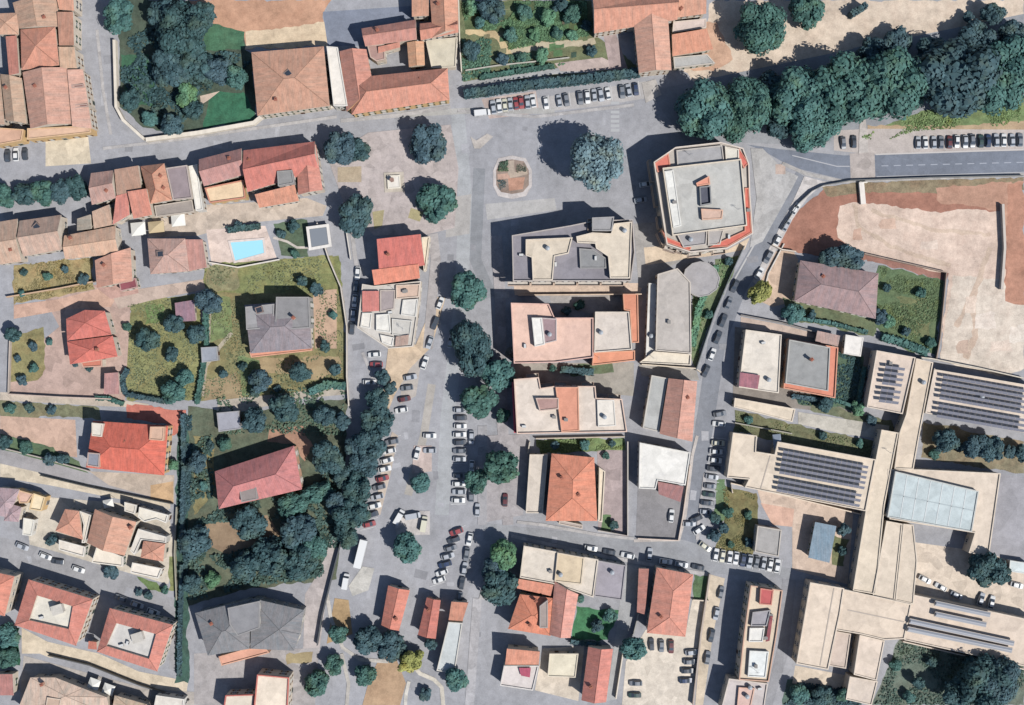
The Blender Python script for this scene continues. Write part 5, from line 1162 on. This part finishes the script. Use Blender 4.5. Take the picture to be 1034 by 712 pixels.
for i in range(8):
    y = 456+i*5.2+(2.4 if i > 4 else 0); x0 = 790.5-i*.95; solar_row((x0, y), (x0+86 if i < 5 else x0+84, y+16), 7.55, '%s solar row from the north on the western school roof' % ORD[i], 'solar rows on the western school roof')
def skylight(a, b, wm, h, label):
    p, q = W(*a, h+.5), W(*b, h+.5); d = q-p; root = empty('roof_skylight', Vector(((p.x+q.x)/2, (p.y+q.y)/2, h)), label, 'skylight', 'long skylights on the southern school wing', math.atan2(d.y, d.x)); L_ = d.length
    m = MB(); m.box((0, 0, -.05), (L_, wm, .75)); m.build('kerb', mat('plaster', (206,196,186)), root)
    m = MB(); m.prism([Vector((-L_/2+.15, -wm/2+.15, 0)), Vector((L_/2-.15, -wm/2+.15, 0)), Vector((L_/2-.15, wm/2-.15, 0)), Vector((-L_/2+.15, wm/2-.15, 0))], .7, 1.15, 0, [Vector((-L_/2+.3, -.1, 0)), Vector((L_/2-.3, -.1, 0)), Vector((L_/2-.3, .1, 0)), Vector((-L_/2+.3, .1, 0))])
    m.build('pane', mat('panel', (176,178,184)), root)
for i, (a, b) in enumerate([((944,609),(1000,621)),((944,620),(996,631)),((918,627),(1024,650)),((916,635),(1022,657))]):
    skylight(a, b, 1.7, 7.15, '%s long grey skylight from the north on the southern school wing' % ORD[i])

# ------------------------------------------------------------------ cars
CC = dict(w=('white', (236,236,234)), s=('silver', (188,192,198)), g=('grey', (132,136,142)), b=('black', (80,85,93)), n=('navy blue', (60,74,104)), r=('red', (168,84,86)), m=('maroon', (110,62,64)), t=('dark green', (64,84,80)), c=('cream', (226,222,200)))
def loft(m, st, mt):
    for (x0, a0), (x1, a1) in zip(st, st[1:]):
        n = len(a0)
        for i in range(n):
            j = (i+1) % n
            m.face([(x0, a0[i][0], a0[i][1]), (x1, a1[i][0], a1[i][1]), (x1, a1[j][0], a1[j][1]), (x0, a0[j][0], a0[j][1])], mt)
    x, a = st[0]; m.face([(x, y, z) for y, z in a], mt); x, a = st[-1]; m.face([(x, y, z) for y, z in a][::-1], mt)
def sec(w0, z0, w1, z1, w2, z2): return [(-w0, z0), (-w1, z1), (-w2, z2), (w2, z2), (w1, z1), (w0, z0)]
def car_body(c, van):
    m = MB()
    if not van:
        loft(m, [(-2.1, sec(.62,.4,.66,.6,.6,.8)), (-1.9, sec(.8,.28,.85,.62,.74,.92)), (-1.0, sec(.82,.24,.87,.66,.76,.95)), (.8, sec(.82,.24,.87,.66,.75,.93)), (1.5, sec(.82,.26,.85,.62,.7,.84)), (2.0, sec(.7,.32,.76,.56,.6,.7)), (2.12, sec(.55,.4,.6,.52,.5,.6))], 0)
        loft(m, [(-1.25, [(-.58,1.40),(-.55,1.46),(.55,1.46),(.58,1.40)]), (-.4, [(-.6,1.44),(-.56,1.5),(.56,1.5),(.6,1.44)]), (.25, [(-.58,1.42),(-.54,1.47),(.54,1.47),(.58,1.42)])], 0)
    else:
        loft(m, [(-2.5, sec(.85,.35,.92,1.0,.84,1.9)), (-2.3, sec(.9,.28,.95,1.0,.86,1.98)), (1.2, sec(.9,.28,.95,1.0,.84,1.95)), (1.5, sec(.9,.28,.95,.9,.84,1.25)), (2.3, sec(.85,.3,.9,.7,.8,1.0)), (2.5, sec(.7,.36,.75,.6,.66,.8))], 0)
    return m.mesh('body', [mat('paint', c)])
def car_glass(van):
    m = MB()
    if not van: loft(m, [(-1.85, sec(.7,.88,.7,.89,.68,.9)), (-1.25, sec(.74,.9,.66,1.2,.57,1.43)), (.25, sec(.74,.9,.66,1.2,.57,1.43)), (1.12, sec(.7,.86,.68,.88,.66,.9))], 0)
    else: loft(m, [(.2, sec(.93,1.15,.9,1.5,.86,1.7)), (1.22, sec(.93,1.15,.89,1.5,.82,1.8)), (1.75, sec(.84,1.12,.8,1.2,.78,1.22))], 0)
    return m.mesh('windows', [mat('glass', (78,86,96))])
def wheel_mesh():
    m = MB(); m.tube((0, -.1, 0), (0, .1, 0), .31, .31, 12, 0); m.tube((0, .1, 0), (0, .115, 0), .19, .17, 10, 1); m.tube((0, -.1, 0), (0, -.115, 0), .19, .17, 10, 1)
    return m.mesh('wheel', [mat('plain', (40,40,42)), mat('metal', (170,172,176))])
BODY, GLASS, WHEEL = {}, {v: car_glass(v) for v in (0, 1)}, wheel_mesh()
rc = random.Random(5)
def car(px, py, ang, col, label, group=None, van=0, sc=1.0):
    if (col, van) not in BODY: BODY[(col, van)] = car_body(CC[col][1], van)
    p = W(px, py, .8); root = empty('van' if van else 'parked_car', (p.x, p.y, .03), label, 'van' if van else 'car', group, math.radians(ang)+(math.pi if rc.random() < .4 and not van else 0))
    root.scale = (sc, sc*1.02, sc)
    link('body', BODY[(col, van)], root); link('windows', GLASS[van], root)
    for x in ((-1.3, 1.35) if not van else (-1.55, 1.6)):
        for y in (-.76, .76): link('wheel', WHEEL, root, (x, y*(1.1 if van else 1), .31))
def bays(a, b, ang, n):
    m = MB(); co, si = math.cos(math.radians(ang)), math.sin(math.radians(ang))
    for i in range(n+1):
        f = (i-.5)/(n-1); p = W(a[0]+(b[0]-a[0])*f, a[1]+(b[1]-a[1])*f, 0); u = Vector((co, si, 0))*2.5; v = Vector((-si, co, 0))*.09; z = Vector((0, 0, .06))
        m.face([p-u-v+z, p+u-v+z, p+u+v+z, p-u+v+z])
    structure(m.build('bay_marking', mat('plain', (214,214,214))))
def row(a, b, ang, cols, end, where):
    n = len(cols)
    if n > 4 and (Vector(b)-Vector(a)).length/(n-1) < 10: bays(a, b, ang, n)
    for i, c in enumerate(cols):
        if c == '.': continue
        f = i/(n-1) if n > 1 else 0; k = sum(1 for q in cols[:i] if q != '.'); nm = CC[c][0]; tot = len(cols.replace('.', ''))
        if cols.count(c) == 1: lab = 'only %s car in the row %s' % (nm, where)
        elif k == 0: lab = '%s car at the %s end of the row %s' % (nm, end, where)
        else: lab = '%s car, %s from the %s in the row %s' % (nm, ORD[k], end, where)
        car(a[0]+(b[0]-a[0])*f+rc.uniform(-.4, .4), a[1]+(b[1]-a[1])*f+rc.uniform(-.4, .4), ang+rc.uniform(-3, 3), c, lab, 'cars parked in the row '+where, 0, rc.uniform(.95, 1.06))
row((498,108),(538,102),96,'swcsrrsw','west','on the pinkish bay')
row((551,104),(642,90),98,'w.sg.gwssw.gsn','west','by the long shaded wall hedge')
row((852,144),(862,143),92,'gb','west','by the white gate wall')
row((927,144),(1030,141),90,'swsgmwsgtnswsg','west','along the main road')
row((725,447),(713,517),-6,'cwwbsgtbs','north','beside the western school wing')
row((396,446),(373,529),14,'gwwwrgswbr','north','under the dark western trees')
row((465,414),(463,505),2,'sbwwbgs.gwsw','north','east of the square')
row((461,537),(443,586),18,'rbgsnww','north','of the lower square')
row((474,545),(464,604),80,'wgsbg','north','under the lower square trees')
row((361,276),(355,332),84,'wgwsb','north','on the western side street')
row((444,306),(429,366),70,'wbsw','north','east of the wedge')
row((414,381),(405,414),10,'sgmw','north','south of the wedge')
row((597,554),(634,561),-9,'wbw','west','behind the beige mauve house')
row((672,567),(705,573),-9,'wsb','west','behind the big salmon roof')
row((723,560),(785,572),80,'wcwwnsgsww','west','at the street junction')
row((803,211),(767,276),60,'wswgw','north','on the diagonal road east kerb')
row((742,289),(713,375),68,'bgbbwb','north','on the diagonal road west kerb')
row((22,552),(46,562),-20,'sw','west','on the lower left street')
row((122,604),(155,618),-20,'gsw','west','behind the right ring roof')
row((7,157),(25,155),92,'bwb','west','by the beige forecourt')
row((658,651),(678,653),90,'bgm','west','before the big salmon roof')
row((699,659),(693,687),4,'sgbn','north','in the whitish yard')
row((728,598),(714,664),78,'gsbg','north','in the shaded cream lane')
row((934,585),(966,601),-26,'wws','west','at the school yard corner')
row((991,605),(1001,608),74,'sw','west','below the school yard tree')
row((476,442),(476,500),88,'swg','north','under the street trees')
for a in [(726,428,-5,'w','white car parked askew at the north end of the side road cars'),(703,524,25,'b','black car at the junction, left of the garden corner'),(706,535,35,'w','white car turning at the junction garden corner'),(712,552,-35,'c','cream car at the junction, below the garden corner'),
          (656,560,85,'s','silver car standing in the lower street, north of the red lean-to'),(58,567,-8,'b','black car in the middle of the lower left street'),(79,575,-20,'w','white car in the middle of the lower left street'),(85,600,-25,'w','white car behind the left ring roofed block'),
          (378,358,5,'w','white car at the south tip of the wedge, upper one'),(380,368,0,'r','red car at the south tip of the wedge'),(373,386,0,'w','white car at the south tip of the wedge, lower one'),
          (434,440,0,'w','white car at the north end of the small island car park'),(434,455,0,'s','silver car on the small island of the square'),(421,458,75,'w','white car at the west side of the small island'),
          (510,505,88,'m','maroon car by the street corner of the bright orange house'),(642,690,0,'g','grey car at the west wall of the whitish yard'),(641,702,0,'t','dark green car at the bottom edge west of the whitish yard'),(696,529,0,'s','silver car south east of the white building'),
          (678,521,85,'w','white car parked in the grey yard of the white building'),(694,205,85,'s',''),(647,202,10,'s','silver car in the shade left of the octagonal block'),(652,186,10,'w','white car in the shade left of the octagonal block'),
          (1027,591,-14,'w','white car under the white flat canopy, right edge'),(735,430,0,'s',''),(482,515,88,'s','silver car at the kerb west of the street corner'),(455,345,80,'s','silver car in the tree shade at the middle of the square'),(727,418,10,'g','grey car just north of the askew white car')]:
    if a[4]: car(a[0], a[1], a[2], a[3], a[4], 'single parked cars')
car(403,522,60,'w','white van on the west side of the vans island',None,1); car(417,521,10,'s','silver van in the middle of the vans island',None,1); car(428,529,80,'c','cream van on the east side of the vans island',None,1)
car(349,587,80,'w','white van beside the dark fence of the grey yard',None,1); car(487,114,6,'w','white van left of the pinkish bay at the top',None,1,1.05)
# ------------------------------------------------------------------ single things
def thing(name, px, py, label, cat, rz=0, group=None, z=0.02):
    p = W(px, py, 0); return empty(name, (p.x, p.y, z), label, cat, group, rz)
# white box trailer
t = thing('trailer', 365, 558, 'long white box trailer parked under the dark trees of the square', 'trailer', math.radians(76))
m = MB(); m.box((0, 0, .9), (9.2, 2.4, 2.5)); m.build('box', mat('paint', (240,240,238)), t)
m = MB(); m.box((0, 0, .65), (9.0, 1.2, .25)); m.box((4.9, 0, .65), (1.0, .2, .15)); m.build('chassis', mat('metal', (90,92,96)), t)
for x in (-2.6, -1.6):
    for y in (-1.05, 1.05): w_ = link('wheel', WHEEL, t, (x, y, .42)); w_.scale = (1.3, 1.3, 1.3)
# swimming pool
t = thing('swimming_pool', 249, 250, 'bright blue swimming pool with pale coping on a pinkish terrace', 'swimming pool'); o = t.location.copy()
q = pts([(230,243),(267,240),(269,257),(236,266)], .25); qi = inset(q, .7); m = MB()
for i in range(4):
    j = (i+1) % 4
    m.face([q[i], q[j], (qi[j].x, qi[j].y, .25), (qi[i].x, qi[i].y, .25)]); m.face([(q[i].x, q[i].y, 0), (q[j].x, q[j].y, 0), q[j], q[i]]); m.face([(qi[j].x, qi[j].y, .05), (qi[i].x, qi[i].y, .05), (qi[i].x, qi[i].y, .25), (qi[j].x, qi[j].y, .25)])
m.build('coping', mat('plaster', (230,216,208)), t, o)
m = MB(); m.face([(a.x, a.y, .16) for a in qi]); m.build('water', mat('water', (176,236,252)), t, o)
# pergola / court frame
t = thing('pergola', 322, 240, 'white framed pergola with grey cover beside the swimming pool garden', 'pergola'); o = t.location.copy()
q = pts([(309,229),(332,226),(335,249),(312,253)], 2.8); qi = inset(q, .9); m = MB()
for i in range(4):
    j = (i+1) % 4; m.prism([q[i], q[j], qi[j], qi[i]], 2.5, 2.8)
m.build('frame', mat('plaster', (236,230,222)), t, o)
m = MB(); m.prism(inset(q, .95), 2.55, 2.62); m.build('cover', mat('plain', (136,142,150)), t, o)
for a in inset(q, .45): m = MB(); m.box((a.x, a.y, -.05), (.3, .3, 2.56)); m.build('post', mat('plaster', (236,230,222)), t, o)
# piazza fountain
t = thing('fountain', 398, 184, 'square whitish stone fountain in the middle of the piazza', 'fountain', .05, None, .1)
m = MB(); m.box((0, 0, 0), (6.4, 6.4, .18)); m.build('step', mat('paving', (196,186,172)), t)
m = MB()
for x, y, lx, ly in ((0, -1.95, 4.2, .4), (0, 1.95, 4.2, .4), (-1.9, 0, .4, 3.5), (1.9, 0, .4, 3.5)): m.box((x, y, .18), (lx, ly, .6))
m.build('basin', mat('plaster', (240,232,216)), t)
m = MB(); m.box((0, 0, .18), (3.4, 3.5, .38)); m.build('bottom', mat('plaster', (236,230,220)), t)
m = MB(); m.box((-.5, .5, .5), (1.0, 1.0, 1.6), .3, 0, .8); m.tube((-.5, .5, 2.1), (-.5, .5, 2.5), .7, .75, 10); m.build('pedestal', mat('plaster', (160,132,120)), t)
# awnings by the old houses
def awning(px, py, lx, ly, rz, label, h=2.6, rgb=(240,238,230)):
    t = thing('awning', px, py, label, 'awning', rz, 'white awnings')
    m = MB(); a = [Vector((-lx/2, -ly/2, 0)), Vector((lx/2, -ly/2, 0)), Vector((lx/2, ly/2, 0)), Vector((-lx/2, ly/2, 0))]
    for i in range(4): m.face([(a[i].x, a[i].y, h), (a[(i+1) % 4].x, a[(i+1) % 4].y, h), (0, 0, h+.9)]); m.face([(a[i].x, a[i].y, h-.25), (a[(i+1) % 4].x, a[(i+1) % 4].y, h-.25), (a[(i+1) % 4].x, a[(i+1) % 4].y, h), (a[i].x, a[i].y, h)])
    m.build('canopy', mat('plain', rgb), t)
    for p in a: m = MB(); m.tube((p.x*.94, p.y*.94, -.05), (p.x*.94, p.y*.94, h-.02), .05, .05, 6); m.build('pole', mat('metal', (170,170,172)), t)
awning(142,232,4.6,4.2,.1,'white awning in the court below the pink roofed back house')
awning(182,222,4.4,4.6,.1,'white awning below the low grey brown roof')
awning(160,230,5,3.6,.1,'beige awning between the two white ones in the court',2.6,(206,186,150))
awning(112,507+.5,3.2,2.6,.2,'small white awning north of the broad tan and salmon gabled house')
awning(97,690,3.6,4.4,-.35,'white awning south of the beige lane at the bottom left')
awning(112,694,3.6,3.4,-.35,'second white awning south of the beige lane, right of the first')
awning(752,444,2.6,4.4,.1,'grey awning over the notch of the western school roof',4,(150,158,168))
awning(782,450,2.6,8,.1,'blue grey canopy over the stair notch north of the western school wing',5,(140,150,164))
